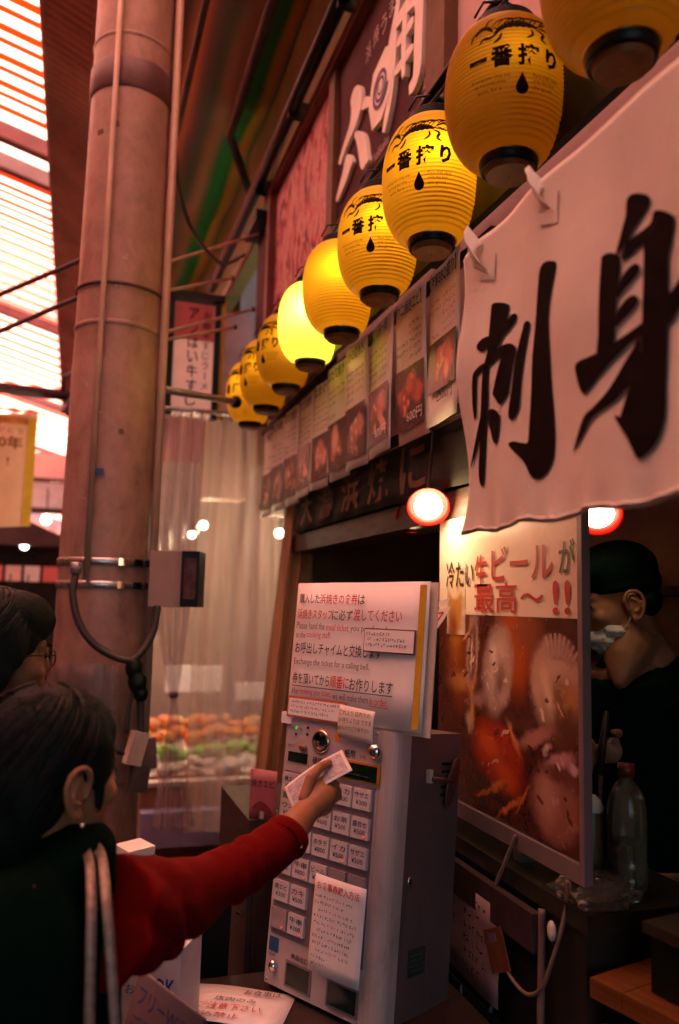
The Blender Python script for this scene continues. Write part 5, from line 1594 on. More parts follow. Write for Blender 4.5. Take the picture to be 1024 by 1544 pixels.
def ear(c, M, q, s, parent, m):
    # rim, lobe and hollow of one ear, standing a little away from the head
    def shp(b):
        def P(a, o, u):
            return Vector(c) + M @ Vector((-0.008 + a, q * (0.083 + o), -0.018 + u)) * s
        rim = curve_path([P(0.014, -0.002, -0.012), P(0.019, 0.002, 0.016), P(0.008, 0.006, 0.033), P(-0.012, 0.009, 0.031), P(-0.024, 0.01, 0.012), P(-0.02, 0.008, -0.014), P(-0.008, 0.005, -0.032), P(0.004, 0.001, -0.036)], 4)
        b.tube(rim, 0.0048 * s, 8)
        b.ell(P(-0.002, 0.0, -0.004), (0.019 * s, 0.004 * s, 0.032 * s), M @ Matrix.Rotation(-0.3 * q, 3, 'Z'), 14, 10)
        b.tube(curve_path([P(0.004, 0.004, 0.018), P(-0.009, 0.008, 0.008), P(-0.01, 0.008, -0.01), P(0.002, 0.005, -0.018)], 4), 0.004 * s, 8)
        b.ell(P(0.002, 0.001, -0.034), (0.009 * s, 0.005 * s, 0.01 * s), M, 10, 8)
    skin(blob(shp, 0.0022, 2), 'ear', m, parent)


# --- woman in red reaching to the machine
WH = Vector((-0.012, 1.405, 1.278))
WM = frame3((0.86, 0.51))
O = Vector((-0.04, 1.45, 0.12))
wo = person('woman in a red shirt and dark vest holding a banknote to the ticket machine', O)


def o_(v):
    return Vector(v) - O


SHR = Vector((0.07, 1.30, 1.105))
ARM = [Vector((0.03, 1.42, 1.08)), Vector((0.15, 1.46, 1.05)), Vector((0.27, 1.56, 1.035)), Vector((0.385, 1.63, 1.055)), Vector((0.455, 1.665, 1.088)), Vector((0.495, 1.70, 1.118))]
WR = Vector((0.497, 1.702, 1.12))
HD = (Vector((0.575, 1.745, 1.165)) - WR).normalized()     # hand direction
HU = Vector((0.3, -0.85, 0.3)).normalized()
HU = (HU - HD * HU.dot(HD)).normalized()                     # back of the hand
HS = HD.cross(HU).normalized()                               # towards the little finger side


def hp_(a, s_, u):
    return o_(WR) + HD * a + HS * s_ + HU * u


def w_body(b):
    head_shapes(b, o_(WH), WM, 1.04)
    b.tube([o_((-0.03, 1.44, 1.14)), o_((-0.04, 1.46, 0.9)), o_((-0.04, 1.46, 0.66))], [0.1, 0.125, 0.13], 18)
    b.tube([o_(p) for p in ARM], [0.05, 0.047, 0.043, 0.04, 0.035, 0.028], 14)
    for sx in (-1, 1):
        q = WM @ Vector((0, sx * 0.085, 0))
        b.tube([o_((-0.04 + q.x, 1.46 + q.y, 0.72)), o_((-0.02 + q.x, 1.47 + q.y, 0.42)), o_((-0.04 + q.x, 1.46 + q.y, 0.15))], [0.085, 0.06, 0.045], 14)
        b.ell(o_((-0.0 + q.x, 1.49 + q.y, 0.145)), (0.11, 0.045, 0.03), WM)
    # palm
    b.tube([hp_(-0.012, 0, 0), hp_(0.02, 0.002, 0.002), hp_(0.05, 0.002, 0.004), hp_(0.074, 0.0, 0.0)], [0.025, 0.03, 0.031, 0.024], 14)
    b.ell(hp_(0.045, 0.024, -0.004), (0.03, 0.018, 0.016), Matrix((HD, HS, HU)).transposed())
    b.ell(hp_(0.045, -0.022, 0.0), (0.03, 0.018, 0.016), Matrix((HD, HS, HU)).transposed())


skin(blob(w_body, 0.0058, 5), 'body', SKIN, wo)
FING = [(-0.024, 0.0), (-0.008, 0.004), (0.009, 0.003), (0.025, -0.002)]


def w_hand(b):
    for k, (s_, u_) in enumerate(FING):
        ln = (0.9, 1.0, 0.95, 0.78)[k]
        pts = [hp_(0.055, s_ * 0.9, u_ - 0.002), hp_(0.083, s_, u_ + 0.002), hp_(0.083 + 0.022 * ln, s_ * .95, u_ - 0.016 * ln), hp_(0.078 + 0.016 * ln, s_ * .9, u_ - 0.034 * ln)]
        b.tube(pts, [0.0105, 0.0098, 0.0085, 0.007], 10)
        for p, r_ in zip(pts, (0.0105, 0.0104, 0.009, 0.0074)):
            b.ell(p, (r_, r_, r_), None, 10, 8)
    th = [hp_(0.008, -0.022, 0.002), hp_(0.042, -0.046, 0.008), hp_(0.077, -0.051, 0.01), hp_(0.103, -0.045, 0.008)]
    b.tube(th, [0.014, 0.0125, 0.011, 0.0085], 10)
    for p, r_ in zip(th, (0.014, 0.0127, 0.0112, 0.0088)):
        b.ell(p, (r_, r_, r_), None, 10, 8)


skin(blob(w_hand, 0.0026, 3), 'fingers', SKIN, wo)
for k, (s_, u_) in enumerate(FING[:1]):
    pass
tn = hp_(0.1, -0.049, 0.0145)
MB().ell(tn, (0.0062, 0.0052, 0.002), Matrix((HD, HS, HU)).transposed(), 10, 6).build('thumbnail', mat('nail', (0.5, 0.26, 0.17), 0.25), wo, True)
eyes(o_(WH), WM, 1.04, wo)
ear(o_(WH), WM, 1, 1.03, wo, SKIN)


def wp(a, r, u):
    return o_(WH) + WM @ Vector((a, r, u)) * 1.06


def w_hair(b):
    b.ell(wp(-0.02, 0, 0.035), (0.103, 0.086, 0.096), WM, 24, 16)
    b.ell(wp(-0.055, 0, -0.01), (0.078, 0.084, 0.1), WM, 24, 16)
    b.ell(wp(-0.075, 0.0, -0.065), (0.055, 0.07, 0.07), WM, 20, 14)
    b.ell(wp(0.005, 0, 0.05), (0.094, 0.08, 0.076), WM, 24, 16)
    for q in (-1, 1):
        b.ell(wp(0.03, q * 0.07, 0.02), (0.034, 0.011, 0.045), WM, 16, 10)
        b.ell(wp(0.034, q * 0.07, -0.02), (0.012, 0.007, 0.04), WM, 12, 8)
        b.ell(wp(-0.065, q * 0.066, -0.03), (0.03, 0.014, 0.05), WM, 12, 8)


skin(blob(w_hair, 0.006, 9), 'hair', HAIR, wo, hairwarp(0.0035))
mb = MB()
for k in range(90):
    a_ = random.uniform(-0.1, 0.05)
    r_ = random.uniform(-0.07, 0.08)
    p0 = wp(a_, r_, 0.118 - 2.4 * (a_ + 0.025) ** 2 - 4.2 * r_ * r_)
    d_ = WM @ Vector((random.uniform(-0.05, 0.03), random.uniform(-0.02, 0.03), random.uniform(-0.004, 0.012)))
    mb.tube([p0, p0 + d_ * 0.5 + Vector((0, 0, 0.004)), p0 + d_], [0.0009, 0.0007, 0.0003], 4, False)
mb.build('stray_hair', HAIR, wo)
MB().ell(wp(-0.006, 0.094, -0.062), (0.004, 0.004, 0.004)).build('earring', CHROME, wo, True)

REDC = mat('red_knit', (0.15, 0.0014, 0.001), 0.85, 0.16, 8, 0.5, 300, spec=0.08)


def w_sleeve(b):
    b.tube([o_(p) for p in (Vector((0.085, 1.36, 1.062)), Vector((0.12, 1.385, 1.054)), Vector((0.175, 1.44, 1.042)), ARM[2] + Vector((0, 0, -0.005)), ARM[3], ARM[4] + Vector((-0.012, -0.008, -0.006)))], [0.098, 0.09, 0.074, 0.056, 0.049, 0.045], 20)


ax = (ARM[4] - ARM[0]).normalized()


def foldwarp(co):
    p = co + O
    t = (p - ARM[0]).dot(ax)
    k = max(0, 1 - t / 0.4)
    ph = t * 74 + (p.z - 1.05) * 46 + 5.5 * noise.noise(p * 6)
    d = (p - (ARM[0] + ax * t))
    if d.length > 1e-5:
        d.normalize()
    s_ = math.sin(ph)
    a2 = 0.0045 * math.exp(-((t - 0.35) / 0.06) ** 2)
    return co + d * ((0.012 * k) * (0.7 + 0.8 * noise.noise(p * 9 + Vector((4, 0, 0)))) * (s_ - 0.3 * abs(s_)) + a2 * math.sin(t * 130 + 3) + 0.005 * noise.noise(p * 14))


skin(blob(w_sleeve, 0.0055, 4), 'red_sleeve', REDC, wo, foldwarp)
_c = ARM[4] + Vector((-0.012, -0.008, -0.006))
_d = (ARM[5] - ARM[4]).normalized()
MB().tube([o_(_c - _d * 0.016), o_(_c - _d * 0.004), o_(_c + _d * 0.008), o_(_c + _d * 0.009)], [0.0475, 0.0485, 0.0465, 0.04], 28, False).build('cuff', REDC, wo, True)
VEST = mat('shadow_green_vest', (0.0004, 0.0075, 0.0034), 0.9, 0.25, 7, 0.3, 200, spec=0.06)  # black cloth, green-black of the shadows put into its colour


def w_vest(b):
    q = WM @ Vector((0, 0.15, 0))
    b.tube([o_((-0.035, 1.44, 1.19)), o_((-0.035, 1.445, 1.15)), o_((-0.04, 1.45, 1.05)), o_((-0.045, 1.46, 0.85)), o_((-0.05, 1.46, 0.6)), o_((-0.05, 1.46, 0.4))], [0.07, 0.105, 0.15, 0.165, 0.18, 0.2], 24)
    b.ell(o_((-0.05, 1.29, 0.97)), (0.11, 0.075, 0.2))
    b.ell(o_((-0.06, 1.27, 0.75)), (0.14, 0.07, 0.25))
    b.ell(o_((-0.17, 1.4, 1.0)), (0.12, 0.12, 0.16))
    b.ell(o_((-0.13, 1.36, 1.1)), (0.13, 0.1, 0.07))
    b.tube([o_((-0.1, 1.57, 1.1)), o_((-0.03, 1.44, 1.12)), o_((0.04, 1.32, 1.1))], [0.075, 0.085, 0.07], 18)
    b.ell(o_((0.0, 1.40, 1.155)), (0.1, 0.1, 0.055), WM)
    b.tube([o_((-0.11, 1.58, 1.08)), o_((-0.14, 1.64, 0.92)), o_((-0.05, 1.72, 0.8))], [0.07, 0.055, 0.045], 14)


skin(blob(w_vest, 0.01, 30), 'dark_vest', VEST, wo, lambda co: co + Vector((0.004, 0.004, 0)) * noise.noise(co * 16))
# floral strap running over the back
FLOR = mat('floral_ribbon', (0.42, 0.12, 0.16), 0.6, 0.3, 46, col2=(0.05, 0.06, 0.03))


def strap(pts, w, m, name, parent, org, thick=0.0022, nrm=Vector((0.1, -1, 0.12))):
    P = curve_path([Vector(p) - org for p in pts], 8)

    def fn(u, v):
        i = min(len(P) - 1, int(round(u * (len(P) - 1))))
        t = (P[min(i + 1, len(P) - 1)] - P[max(0, i - 1)]).normalized()
        s2 = t.cross(nrm).normalized()
        return P[i] + s2 * (v - 0.5) * w
    return MB().sheet(fn, len(P) - 1, 2, thick).build(name, m, parent, True)


strap([(-0.02, 1.265, 1.14), (-0.055, 1.262, 1.105), (-0.09, 1.268, 1.06), (-0.13, 1.275, 1.0), (-0.17, 1.29, 0.95)], 0.022, FLOR, 'floral_strap', wo, O)
# shoulder bag with twin silver straps
bag = thing('shoulder_bag', 'silver grey shoulder bag with twin silver straps on the shoulder of the woman', 'bag', (0.12, 1.28, 0.72))
BO = Vector((0.12, 1.28, 0.72))
SILS = mat('silver_braid', (0.36, 0.25, 0.2), 0.38, 0.2, 90, 0.4, 300, metal=0.45)
strap([(0.03, 1.39, 1.165), (0.045, 1.30, 1.17), (0.05, 1.235, 1.13), (0.052, 1.215, 1.07), (0.056, 1.208, 0.97), (0.064, 1.208, 0.84)], 0.014, SILS, 'strap', bag, BO)
strap([(0.05, 1.38, 1.17), (0.063, 1.30, 1.172), (0.07, 1.235, 1.13), (0.078, 1.212, 1.07), (0.09, 1.206, 0.97), (0.106, 1.208, 0.84)], 0.014, SILS, 'strap', bag, BO)
skin(blob(lambda b: b.tube([(0, 0, -0.12), (0, 0, -0.02), (0, 0, 0.1)], [0.11, 0.12, 0.075], 20), 0.01, 4), 'body', mat('silver_leather', (0.4, 0.34, 0.3), 0.32, 0.2, 10, 0.3, 60, metal=0.5), bag, lambda co: Vector((co.x, co.y * 0.45, co.z)))
# banknote
nt_ = thing('banknote', 'banknote held between the fingers of the woman in red', 'banknote', (0.533, 1.748, 1.172))
nd = (Vector((0.596, 1.74, 1.212)) - Vector((0.455, 1.78, 1.115))).normalized()
ns = nd.cross(Vector((-0.5, -0.35, 0.75)).normalized()).normalized()
nn = ns.cross(nd).normalized()


def note_fn(u, v, off=0.0, m=0.0):
    p = nd * ((u - 0.5) * (0.152 - 2 * m)) + ns * ((v - 0.5) * (0.076 - 2 * m)) + nn * (0.007 * math.sin(u * 3.1) + off)
    return p


MB().sheet(lambda u, v: note_fn(u, v), 14, 6, 0.0006).build('note', mat('note_paper', (0.72, 0.66, 0.6), 0.5, 0.06), nt_, True)
for sgn in (1, -1):
    MB().sheet(lambda u, v: note_fn(u, v, 0.0013 * sgn, 0.007), 14, 6).build('engraving', mat('note_print', (0.42, 0.37, 0.38), 0.5, 0.3, 90, col2=(0.2, 0.17, 0.2)), nt_, True)

SHEEN = mat('hair_sheen', (0.008, 0.007, 0.005), 0.45, 0.3, 40, spec=0.3)


def strands(fn, n, L_, name, parent, sd, wide=0.0007):
    # loose strands lying on the hair, combed from the parting backwards
    rg = random.Random(sd)
    m_ = MB()
    for k in range(n):
        th, ph = rg.uniform(0.15, 1.5), rg.uniform(-2.9, 2.9)
        path = []
        for q in range(5):
            t = th + L_ * q / 4 * rg.uniform(.9, 1.1)
            e = 1.012 + 0.03 * rg.random() * (q / 4) ** 2
            path.append(fn(math.sin(t) * math.cos(ph + 0.1 * q), math.sin(t) * math.sin(ph + .1 * q), math.cos(t), e))
        m_.tube(path, [wide, wide, wide, wide * .8, wide * .3], 4, False)
    o_h = m_.build(name, SHEEN, parent, True, kind='stuff')
    return o_h


strands(lambda a, b, c, e: wp(-0.02 + 0.103 * e * a, 0.086 * e * b, 0.035 + 0.097 * e * c), 420, 0.55, 'hair_strands', wo, 3)
strands(lambda a, b, c, e: wp(-0.055 + 0.08 * e * a, 0.086 * e * b, -0.01 + 0.1 * e * c), 260, 0.5, 'hair_strands', wo, 8)

# --- man at the left edge
MH = Vector((-0.138, 1.84, 1.432))
MM = frame3((0.96, 0.28))
O2 = Vector((-0.2, 1.88, 0.0))
mn = person('dark haired person in glasses and dark jacket at the left edge', O2)


def m_body(b):
    c = MH - O2
    head_shapes(b, c, MM, 1.0)
    b.tube([c + Vector((-0.05, 0.02, -0.2)), c + Vector((-0.07, 0.02, -0.45)), c + Vector((-0.07, 0.02, -0.7))], [0.11, 0.14, 0.14], 18)
    for sx in (-1, 1):
        q = MM @ Vector((0, sx * 0.09, 0))
        b.tube([c + q + Vector((-0.07, 0.02, -0.65)), c + q + Vector((-0.06, 0.02, -1.0)), c + q + Vector((-0.07, 0.02, -1.38))], [0.095, 0.07, 0.05], 14)
        b.ell(c + q + Vector((-0.03, 0.03, -1.4)), (0.12, 0.045, 0.032), MM)
        q = MM @ Vector((0, sx * 0.19, 0))
        b.tube([c + q + Vector((-0.06, 0.02, -0.24)), c + q + Vector((-0.07, 0.02, -0.5)), c + q + Vector((0.02, 0.03, -0.72))], [0.05, 0.045, 0.032], 12)
        b.ell(c + q + Vector((0.06, 0.03, -0.77)), (0.05, 0.03, 0.04), MM)


skin(blob(m_body, 0.006, 5), 'body', SKINL, mn)
eyes(MH - O2, MM, 1.0, mn)


def mp_(a, r, u):
    return MH - O2 + MM @ Vector((a, r, u))


def m_hair(b):
    b.ell(mp_(-0.02, 0, 0.045), (0.105, 0.088, 0.092), MM, 24, 16)
    b.ell(mp_(-0.05, 0, -0.005), (0.075, 0.084, 0.09), MM, 24, 16)
    b.ell(mp_(0.02, 0, 0.07), (0.09, 0.08, 0.066), MM, 24, 16)
    b.ell(mp_(0.068, 0, 0.072), (0.045, 0.06, 0.026), MM, 20, 14)
    for q in (-1, 1):
        b.ell(mp_(-0.012, q * 0.078, 0.02), (0.05, 0.016, 0.06), MM, 14, 10)
        b.ell(mp_(-0.03, q * 0.08, -0.03), (0.04, 0.018, 0.05), MM, 14, 10)


skin(blob(m_hair, 0.006, 9), 'hair', HAIR, mn, hairwarp(0.003))
strands(lambda a, b, c, e: mp_(-0.02 + 0.106 * e * a, 0.09 * e * b, 0.047 + 0.095 * e * c), 420, 0.5, 'hair_strands', mn, 4, 0.0009)
GL = MB()
for q in (-1, 1):
    GL.tube([mp_(0.1 + 0.0 * q, q * 0.033 + 0.021 * math.cos(t), -0.006 + 0.016 * math.sin(t)) for t in [k * math.pi / 8 for k in range(17)]], 0.0016, 6, False)
    GL.tube([mp_(0.099, q * 0.055, 0.0), mp_(0.05, q * 0.078, 0.002), mp_(-0.01, q * 0.084, 0.0)], 0.0016, 6)
GL.tube([mp_(0.1, -0.013, -0.004), mp_(0.103, 0, 0.0), mp_(0.1, 0.013, -0.004)], 0.0016, 6)
GL.build('glasses', BLACKP, mn, True)


def m_jacket(b):
    c = MH - O2
    b.tube([c + Vector((-0.06, 0.02, -0.17)), c + Vector((-0.07, 0.02, -0.24)), c + Vector((-0.08, 0.02, -0.45)), c + Vector((-0.08, 0.02, -0.8))], [0.08, 0.15, 0.18, 0.185], 22)
    for sx in (-1, 1):
        q = MM @ Vector((0, sx * 0.19, 0))
        b.tube([c + q * 0.9 + Vector((-0.06, 0.02, -0.235)), c + q + Vector((-0.07, 0.02, -0.5)), c + q + Vector((0.01, 0.03, -0.69))], [0.075, 0.065, 0.05], 14)
    for sx in (-1, 1):
        q = MM @ Vector((0, sx * 0.09, 0))
        b.tube([c + q + Vector((-0.07, 0.02, -0.75)), c + q + Vector((-0.07, 0.02, -1.36))], [0.11, 0.075], 14)


skin(blob(m_jacket, 0.01, 4), 'dark_jacket', mat('dark_jacket', (0.0015, 0.008, 0.004), 0.85, 0.2, 6, 0.2, 120, spec=0.06), mn)
MB().lathe([(0.068, -0.02), (0.078, 0.02), (0.074, 0.02), (0.064, -0.02)], MH - O2 + Vector((-0.045, 0.01, -0.155)), 28, False, Matrix.Rotation(R(8), 4, 'Y')).build('white_collar', PAPER, mn, True)

# --- worker behind the counter
KH = Vector((1.325, 1.76, 1.585))
KM = frame3((-0.93, 0.3))
O3 = Vector((1.42, 1.78, 0.14))
kn = person('stall worker in a dark cap with a white mask pulled to the chin', O3)
KT = KM @ Matrix.Rotation(R(14), 3, 'Y')
KARM_R = [Vector((1.44, 1.58, 1.34)), Vector((1.5, 1.56, 1.2)), Vector((1.47, 1.64, 1.165)), Vector((1.4, 1.68, 1.2)), Vector((1.33, 1.71, 1.212))]
KARM_L = [Vector((1.36, 1.98, 1.35)), Vector((1.34, 2.02, 1.15)), Vector((1.27, 1.9, 1.13)), Vector((1.24, 1.8, 1.17))]


def kk(v):
    return Vector(v) - O3


def k_body(b):
    head_shapes(b, kk(KH), KT, 0.98)
    b.tube([kk((1.37, 1.78, 1.42)), kk((1.41, 1.78, 1.2)), kk((1.43, 1.78, 0.9))], [0.1, 0.13, 0.13], 18)
    b.tube([kk(p) for p in KARM_R], [0.05, 0.042, 0.04, 0.034, 0.026], 14)
    b.tube([kk(p) for p in KARM_L], [0.05, 0.042, 0.034, 0.026], 14)
    b.tube([kk((1.35, 1.745, 1.475)), kk((1.31, 1.715, 1.425)), kk((1.275, 1.69, 1.37))], [0.075, 0.05, 0.012], 14)
    b.ell(kk((1.29, 1.72, 1.215)), (0.045, 0.028, 0.035))
    b.ell(kk((1.215, 1.76, 1.18)), (0.035, 0.028, 0.04))
    for sx in (-1, 1):
        q = KM @ Vector((0, sx * 0.09, 0))
        b.tube([kk((1.43 + q.x, 1.78 + q.y, 0.95)), kk((1.42 + q.x, 1.78 + q.y, 0.55)), kk((1.43 + q.x, 1.78 + q.y, 0.18))], [0.09, 0.065, 0.045], 14)
        b.ell(kk((1.39 + q.x, 1.78 + q.y, 0.17)), (0.11, 0.045, 0.03), KM)
    # curled fingers of both hands
    for k in range(4):
        b.tube([kk((1.285 - 0.004 * k, 1.705 + 0.004 * k, 1.235 - 0.014 * k)), kk((1.255, 1.715 + 0.004 * k, 1.232 - 0.014 * k)), kk((1.245, 1.74, 1.222 - 0.014 * k))], [0.009, 0.0085, 0.007], 8)
        b.tube([kk((1.205, 1.745, 1.2 - 0.013 * k)), kk((1.19, 1.725, 1.195 - 0.013 * k)), kk((1.2, 1.705, 1.185 - 0.013 * k))], [0.009, 0.0085, 0.007], 8)
    b.tube([kk((1.3, 1.715, 1.24)), kk((1.28, 1.7, 1.262)), kk((1.255, 1.7, 1.262))], [0.012, 0.011, 0.008], 8)
    b.tube([kk((1.225, 1.75, 1.205)), kk((1.225, 1.735, 1.23)), kk((1.215, 1.72, 1.24))], [0.012, 0.011, 0.008], 8)


skin(blob(k_body, 0.0058, 4), 'body', SKIN, kn)
eyes(kk(KH), KT, 0.98, kn)
ear(kk(KH), KT, -1, 1.0, kn, SKIN)


def kp(a, r, u):
    return kk(KH) + KT @ Vector((a, r, u)) * 0.98


CAPM = mat('dark_cap_cloth', (0.0006, 0.0075, 0.004), 0.9, 0.2, 12, 0.3, 200, spec=0.06)


def k_cap(b):
    b.ell(kp(-0.012, 0, 0.07), (0.11, 0.09, 0.08), KT, 24, 16)
    b.ell(kp(0.02, 0, 0.085), (0.1, 0.085, 0.06), KT, 24, 16)
    b.ell(kp(-0.05, 0, 0.03), (0.07, 0.084, 0.06), KT, 20, 14)
    b.ell(kp(-0.01, 0, 0.03), (0.09, 0.0875, 0.022), KT, 24, 12)
    b.ell(kp(0.1, 0, 0.048), (0.06, 0.07, 0.012), KT @ Matrix.Rotation(0.2, 3, 'Y'), 20, 10)


skin(blob(k_cap, 0.006, 4), 'cap', CAPM, kn)
skin(blob(lambda b: (b.ell(kp(-0.06, 0, -0.015), (0.05, 0.079, 0.05), KT, 20, 14)), 0.007, 3), 'hair', HAIR, kn)
MASK = mat('white_mask', (0.62, 0.56, 0.5), 0.7, 0.08, 30, 0.3, 200)
skin(blob(lambda b: (b.ell(kp(0.05, 0, -0.1), (0.056, 0.056, 0.036), KT @ Matrix.Rotation(-0.45, 3, 'Y'), 20, 14), b.ell(kp(0.036, 0, -0.078), (0.05, 0.068, 0.026), KT @ Matrix.Rotation(-0.5, 3, 'Y'), 20, 14)), 0.004, 3), 'face_mask', MASK, kn, lambda co: co + Vector((0, 0, 0.0022)) * math.sin(co.z * 700) + Vector((.003, .003, .002)) * noise.noise(co * 60))
MB().tube([kp(0.03, -0.058, -0.085), kp(0.005, -0.074, -0.05), kp(-0.01, -0.086, -0.01)], 0.0018, 6).tube([kp(0.03, 0.058, -0.085), kp(0.005, 0.076, -0.06), kp(-0.02, 0.086, -0.03)], 0.0018, 6).tube([kp(0.04, 0.056, -0.08), kp(0.02, 0.074, -0.04), kp(-0.002, 0.086, 0.0)], 0.0018, 6).build('mask_loop', MASK, kn, True)
SHIRT = mat('shadow_green_shirt', (0.0006, 0.0085, 0.005), 0.9, 0.2, 6, 0.25, 150, spec=0.06)  # navy cloth coloured with the green of the shadows


def k_shirt(b):
    b.tube([kk((1.415, 1.79, 1.455)), kk((1.415, 1.785, 1.37)), kk((1.42, 1.78, 1.15)), kk((1.43, 1.78, 0.85))], [0.075, 0.155, 0.165, 0.17], 24)
    b.tube([kk((1.43, 1.62, 1.36)), kk((1.45, 1.57, 1.3)), kk((1.5, 1.56, 1.215))], [0.075, 0.075, 0.065], 16)
    b.tube([kk((1.38, 1.93, 1.36)), kk((1.35, 1.99, 1.28)), kk((1.34, 2.01, 1.2))], [0.075, 0.07, 0.06], 16)
    for sx in (-1, 1):
        q = KM @ Vector((0, sx * 0.09, 0))
        b.tube([kk((1.43 + q.x, 1.78 + q.y, 0.9)), kk((1.43 + q.x, 1.78 + q.y, 0.2))], [0.11, 0.075], 14)


skin(blob(k_shirt, 0.008, 4), 'shirt', SHIRT, kn)
# open v of the neckline: skin patch proud of the shirt
nv = MB()
vb = [Vector((1.30, 1.70, 1.46)), Vector((1.36, 1.66, 1.46)), Vector((1.285, 1.69, 1.375))]
kf = thing('kitchen_knife', 'dark kitchen tool held upright by the stall worker', 'tool', (1.235, 1.715, 1.18))
MB().tube([(0, 0, -0.02), (0.01, 0, 0.06), (0.022, 0, 0.13)], [0.008, 0.009, 0.006], 8).build('handle', DWOOD, kf, True)
MB().prism([(-0.006, -0.02), (0.008, -0.02), (0.003, -0.09), (-0.004, -0.08)], -0.001, 0.001).build('blade', STEEL, kf)

# ================================================================== DOWN THE STREET
fb = thing('hanging_banner', 'cream festival banner with orange border hanging over the street', 'banner', (-0.5, 6.0, 2.0), R(8))
BCR = mat('banner_cream', (0.75, 0.55, 0.32), 0.6, 0.08, 5, translucent=0.35)
MB().sheet(lambda u, v: (-0.25 + 0.44 * u, 0.015 * math.sin(u * 6), 0.05 * (u) - 0.0 + 0.8 * v * (1 - 0.0 * u)), 10, 10).build('cloth', BCR, fb, True)
MB().sheet(lambda u, v: (0.13 + 0.06 * u, -0.008 + 0.015 * math.sin((0.86 + .14 * u) * 6), 0.05 + 0.76 * v), 3, 8).build('border', mat('banner_yellow', (0.7, 0.45, 0.02), 0.5, translucent=0.3), fb, True)
MB().sheet(lambda u, v: (-0.25 + 0.38 * u, -0.008 + 0.015 * math.sin(u * 5), 0.76 + 0.05 * v), 8, 2).build('border', mat('banner_orange', (0.7, 0.3, 0.06), 0.5, 0.3, 12, translucent=0.3), fb, True)
text([('1300年', -0.2, 0.58, 0.3, 0.09, 0.02), ('ありがとう', -0.2, 0.69, 0.3, 0.04), ('よ！', -0.12, 0.46, 0.14, 0.06)], -0.02, mat('banner_brown', (0.2, 0.06, 0.02), 0.6), fb)
MB().tube([(-0.9, 0.0, 0.84), (0.24, 0.0, 0.86)], 0.008).build('rod', BAND, fb)
cp = thing('cross_pipe', 'dark red pipe crossing the street above the festival banner', 'pipe', (-0.3, 5.4, 2.86))
MB().tube([(-2.6, -0.1, 0.05), (0.27, 0.05, 0.0)], 0.035).build('pipe', BAND, cp, True)
MB().tube([(-0.23, 0.0, 0.0), (-0.23, 0.3, -0.18)], 0.006).build('hanger', BAND, cp, True)
MB().box((0.24, 0.0, -0.06), (0.1, 0.1, 0.16), 0.3, 0, 0.4).bevel(0.01).build('joint_box', mat('purple_joint', (0.1, 0.05, 0.08), 0.5), cp)
MB().tube([(0.16, 0.03, 0.0), (0.16, 0.03, 0.12), (0.24, 0.0, 0.15)], 0.018).build('hanger', BAND, cp, True)
for a, b, lab in (((-2.2, 5.6, 2.35 + 0.2), (0.0, 3.4, 2.98), 'upper dark stay wire running from the column over the street'), ((-2.2, 5.6, 2.3), (0.0, 3.4, 2.82), 'lower dark stay wire running from the column over the street')):
    t = thing('stay_wire', lab, 'wire', b, group='stay wires on the column')
    MB().tube([(0, 0, 0), (Vector(a) - Vector(b)) * 0.5 + Vector((0, 0, -0.03)), Vector(a) - Vector(b)], 0.011, 6).build('wire', BAND, t, True)

# opposite shop row, end of the street and its lit signs
PALE = mat('pale_pink_fascia', (0.75, 0.5, 0.5), 0.6, 0.08, 2)
MIDW = mat('dusty_red_wall', (0.3, 0.15, 0.13), 0.7, 0.15, 2)
RDK = mat('dark_red_shopfront', (0.06, 0.015, 0.011), 0.6, 0.25, 3)
lw = thing('opposite_shops', 'row of dark red shopfronts on the far side of the street', 'building', (-3.4, 8, 0))
MB().box2((-0.3, -16, 0), (0.0, 38, 3.0)).build('shopfront', RDK, lw)
MB().box2((-0.3, -16, 3.0), (0.02, 38, 6.3)).build('upper_wall', MIDW, lw)
for k in range(6):
    MB().box2((0.005, -8 + 4 * k, 0.2), (0.05, -5.6 + 4 * k, 2.5)).build('window', mat('shop_window', (0.2, 0.1, 0.06), 0.2, 0.4, 3), lw)
nb = thing('next_building', 'plain building beyond the produce stall on the right of the street', 'building', (1.4, 12, 0))
MB().box2((-0.15, -5.2, 0), (3, 34, 5.4)).build('wall', mat('next_wall', (0.4, 0.22, 0.18), 0.7, 0.2, 1.5), nb)
en = thing('end_building', 'bright pale building front closing the end of the street', 'building', (-1.5, 46.5, 0))
MB().box2((-4, 0, 0), (4, 0.3, 3.0)).build('shopfront', RDK, en)
MB().box2((-4, -0.05, 3.0), (4, 0.3, 7.5)).build('upper_wall', PALE, en)
# fascia boards spanning the street, one behind the other
for i, (y, z0_, z1_, m_, lab) in enumerate(((15.0, 3.65, 4.1, PALE, 'pale pink fascia across the street under the arcade roof'),
                                            (10.0, 2.6, 2.9, mat('white_fascia', (0.8, 0.62, 0.6), 0.5), 'white sign fascia just right of the festival banner'))):
    t = thing('street_fascia', lab, 'fascia', (-1.4, y, z0_), group='fascias across the street')
    MB().box2((-2.0, 0, 0), (1.6, 0.12, z1_ - z0_)).build('board', m_, t)
    MB().box2((-2.0, -0.03, -0.06), (1.6, 0.1, -0.003)).build('lower_trim', RDK, t)
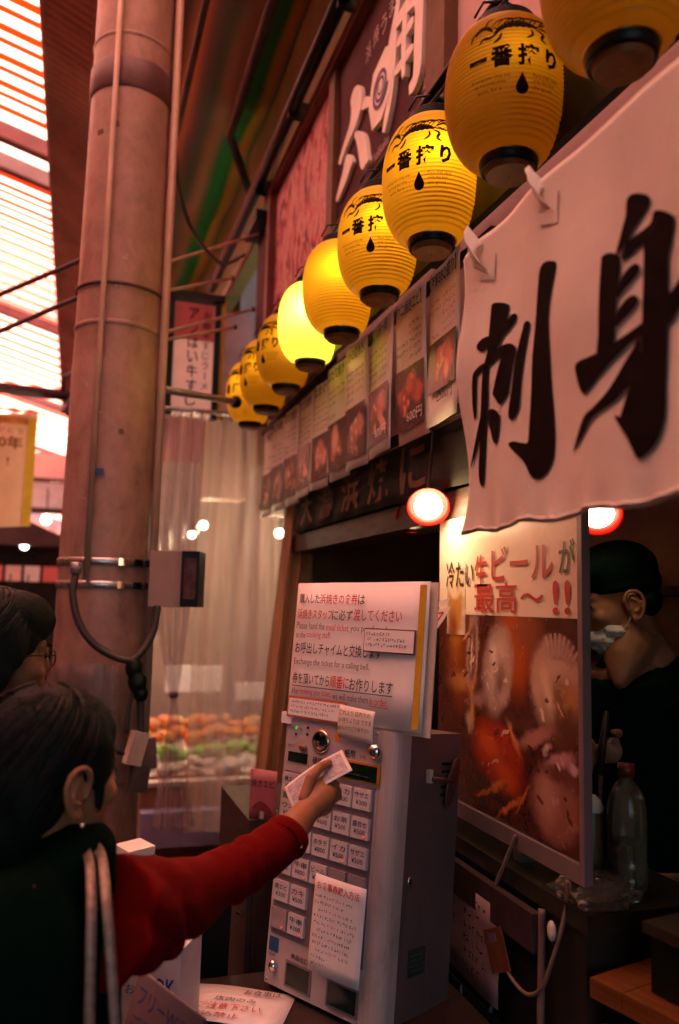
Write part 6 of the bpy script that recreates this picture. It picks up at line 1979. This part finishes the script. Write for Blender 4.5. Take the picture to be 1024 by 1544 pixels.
# stalls
for i, (x, y, lab) in enumerate(((-0.75, 9.0, 'red market stall with price cards at the left edge, nearer one'), (-0.45, 13.0, 'dark market stall with a peaked canopy beyond the red stall'))):
    t = thing('market_stall', lab, 'stall', (x, y, 0), group='stalls down the street')
    MB().prism([(-0.9, 2.1), (0.7, 2.1), (0.72, 2.16), (0.1, 2.42), (-0.9, 2.36)], 0, 1.4).build('canopy', mat('dark_canopy', (0.08, 0.035, 0.035), 0.6, 0.2, 4), t)
    MB().box2((-0.9, 0.1, 0.0), (0.65, 1.3, 0.85)).build('counter', RDK, t)
    MB().box2((-0.9, 1.3, 0.85), (0.65, 1.35, 2.1)).build('back', mat('stall_back_dark', (0.07, 0.025, 0.02), 0.6, 0.3, 4), t)
    for k in range(8):
        MB().box2((-0.82 + 0.18 * k, -0.03, 1.72), (-0.67 + 0.18 * k, -0.01, 1.88)).build('price_card', mat('card_%d' % (k % 3), ((0.8, 0.7, 0.66), (0.7, 0.15, 0.12), (0.75, 0.45, 0.4))[k % 3], 0.4), t)
    rr = random.Random(i)
    for k in range(14):
        MB().box2((-0.85 + 0.1 * k, 0.15, 0.86), (-0.78 + 0.1 * k, 0.4, 0.95 + 0.12 * rr.random())).build('goods', mat('goods_%d' % (k % 4), ((0.6, 0.06, 0.04), (0.5, 0.4, 0.06), (0.1, 0.3, 0.1), (0.6, 0.4, 0.35))[k % 4], 0.4), t)
    for sx in (-0.88, 0.63):
        MB().box2((sx, 0.02, 0.0), (sx + 0.03, 0.05, 2.1)).build('post', GREYM, t)
for k, (x, y, z, r_, e_, lab) in enumerate((
        (-0.33, 9.5, 2.42, 0.05, 14, 'white lamp glowing beside the lower edge of the festival banner'), (-0.3, 10.5, 2.2, 0.055, 12, 'round white lamp near the column, upper one'),
        (-0.26, 10.5, 2.1, 0.045, 10, 'round greenish white lamp near the column, middle one'), (-0.2, 10.5, 2.0, 0.05, 12, 'round white lamp near the column, lower one'),
        (-0.42, 8.4, 1.44, 0.035, 10, 'warm white lamp low above the head of the person at the left'), (-0.58, 8.4, 1.45, 0.03, 6, 'red lamp low above the head of the person at the left'), (-0.52, 9.2, 2.1, 0.04, 9, 'lamp under the canopy of the red stall'))):
    t = thing('stall_lamp', lab, 'lamp', (x, y, z), group='lamps down the street')
    c_ = (1.0, 0.9, 0.8) if k not in (5,) else (1.0, 0.12, 0.1)
    MB().ell((0, 0, 0), (r_, r_, r_)).build('globe', emission('street_lamp_%d' % k, c_, e_ * 0.3), t, True)
    MB().tube([(0, 0, r_ * .9), (0, 0, r_ + 0.3)], 0.008, 6).build('cord', CABLE, t)
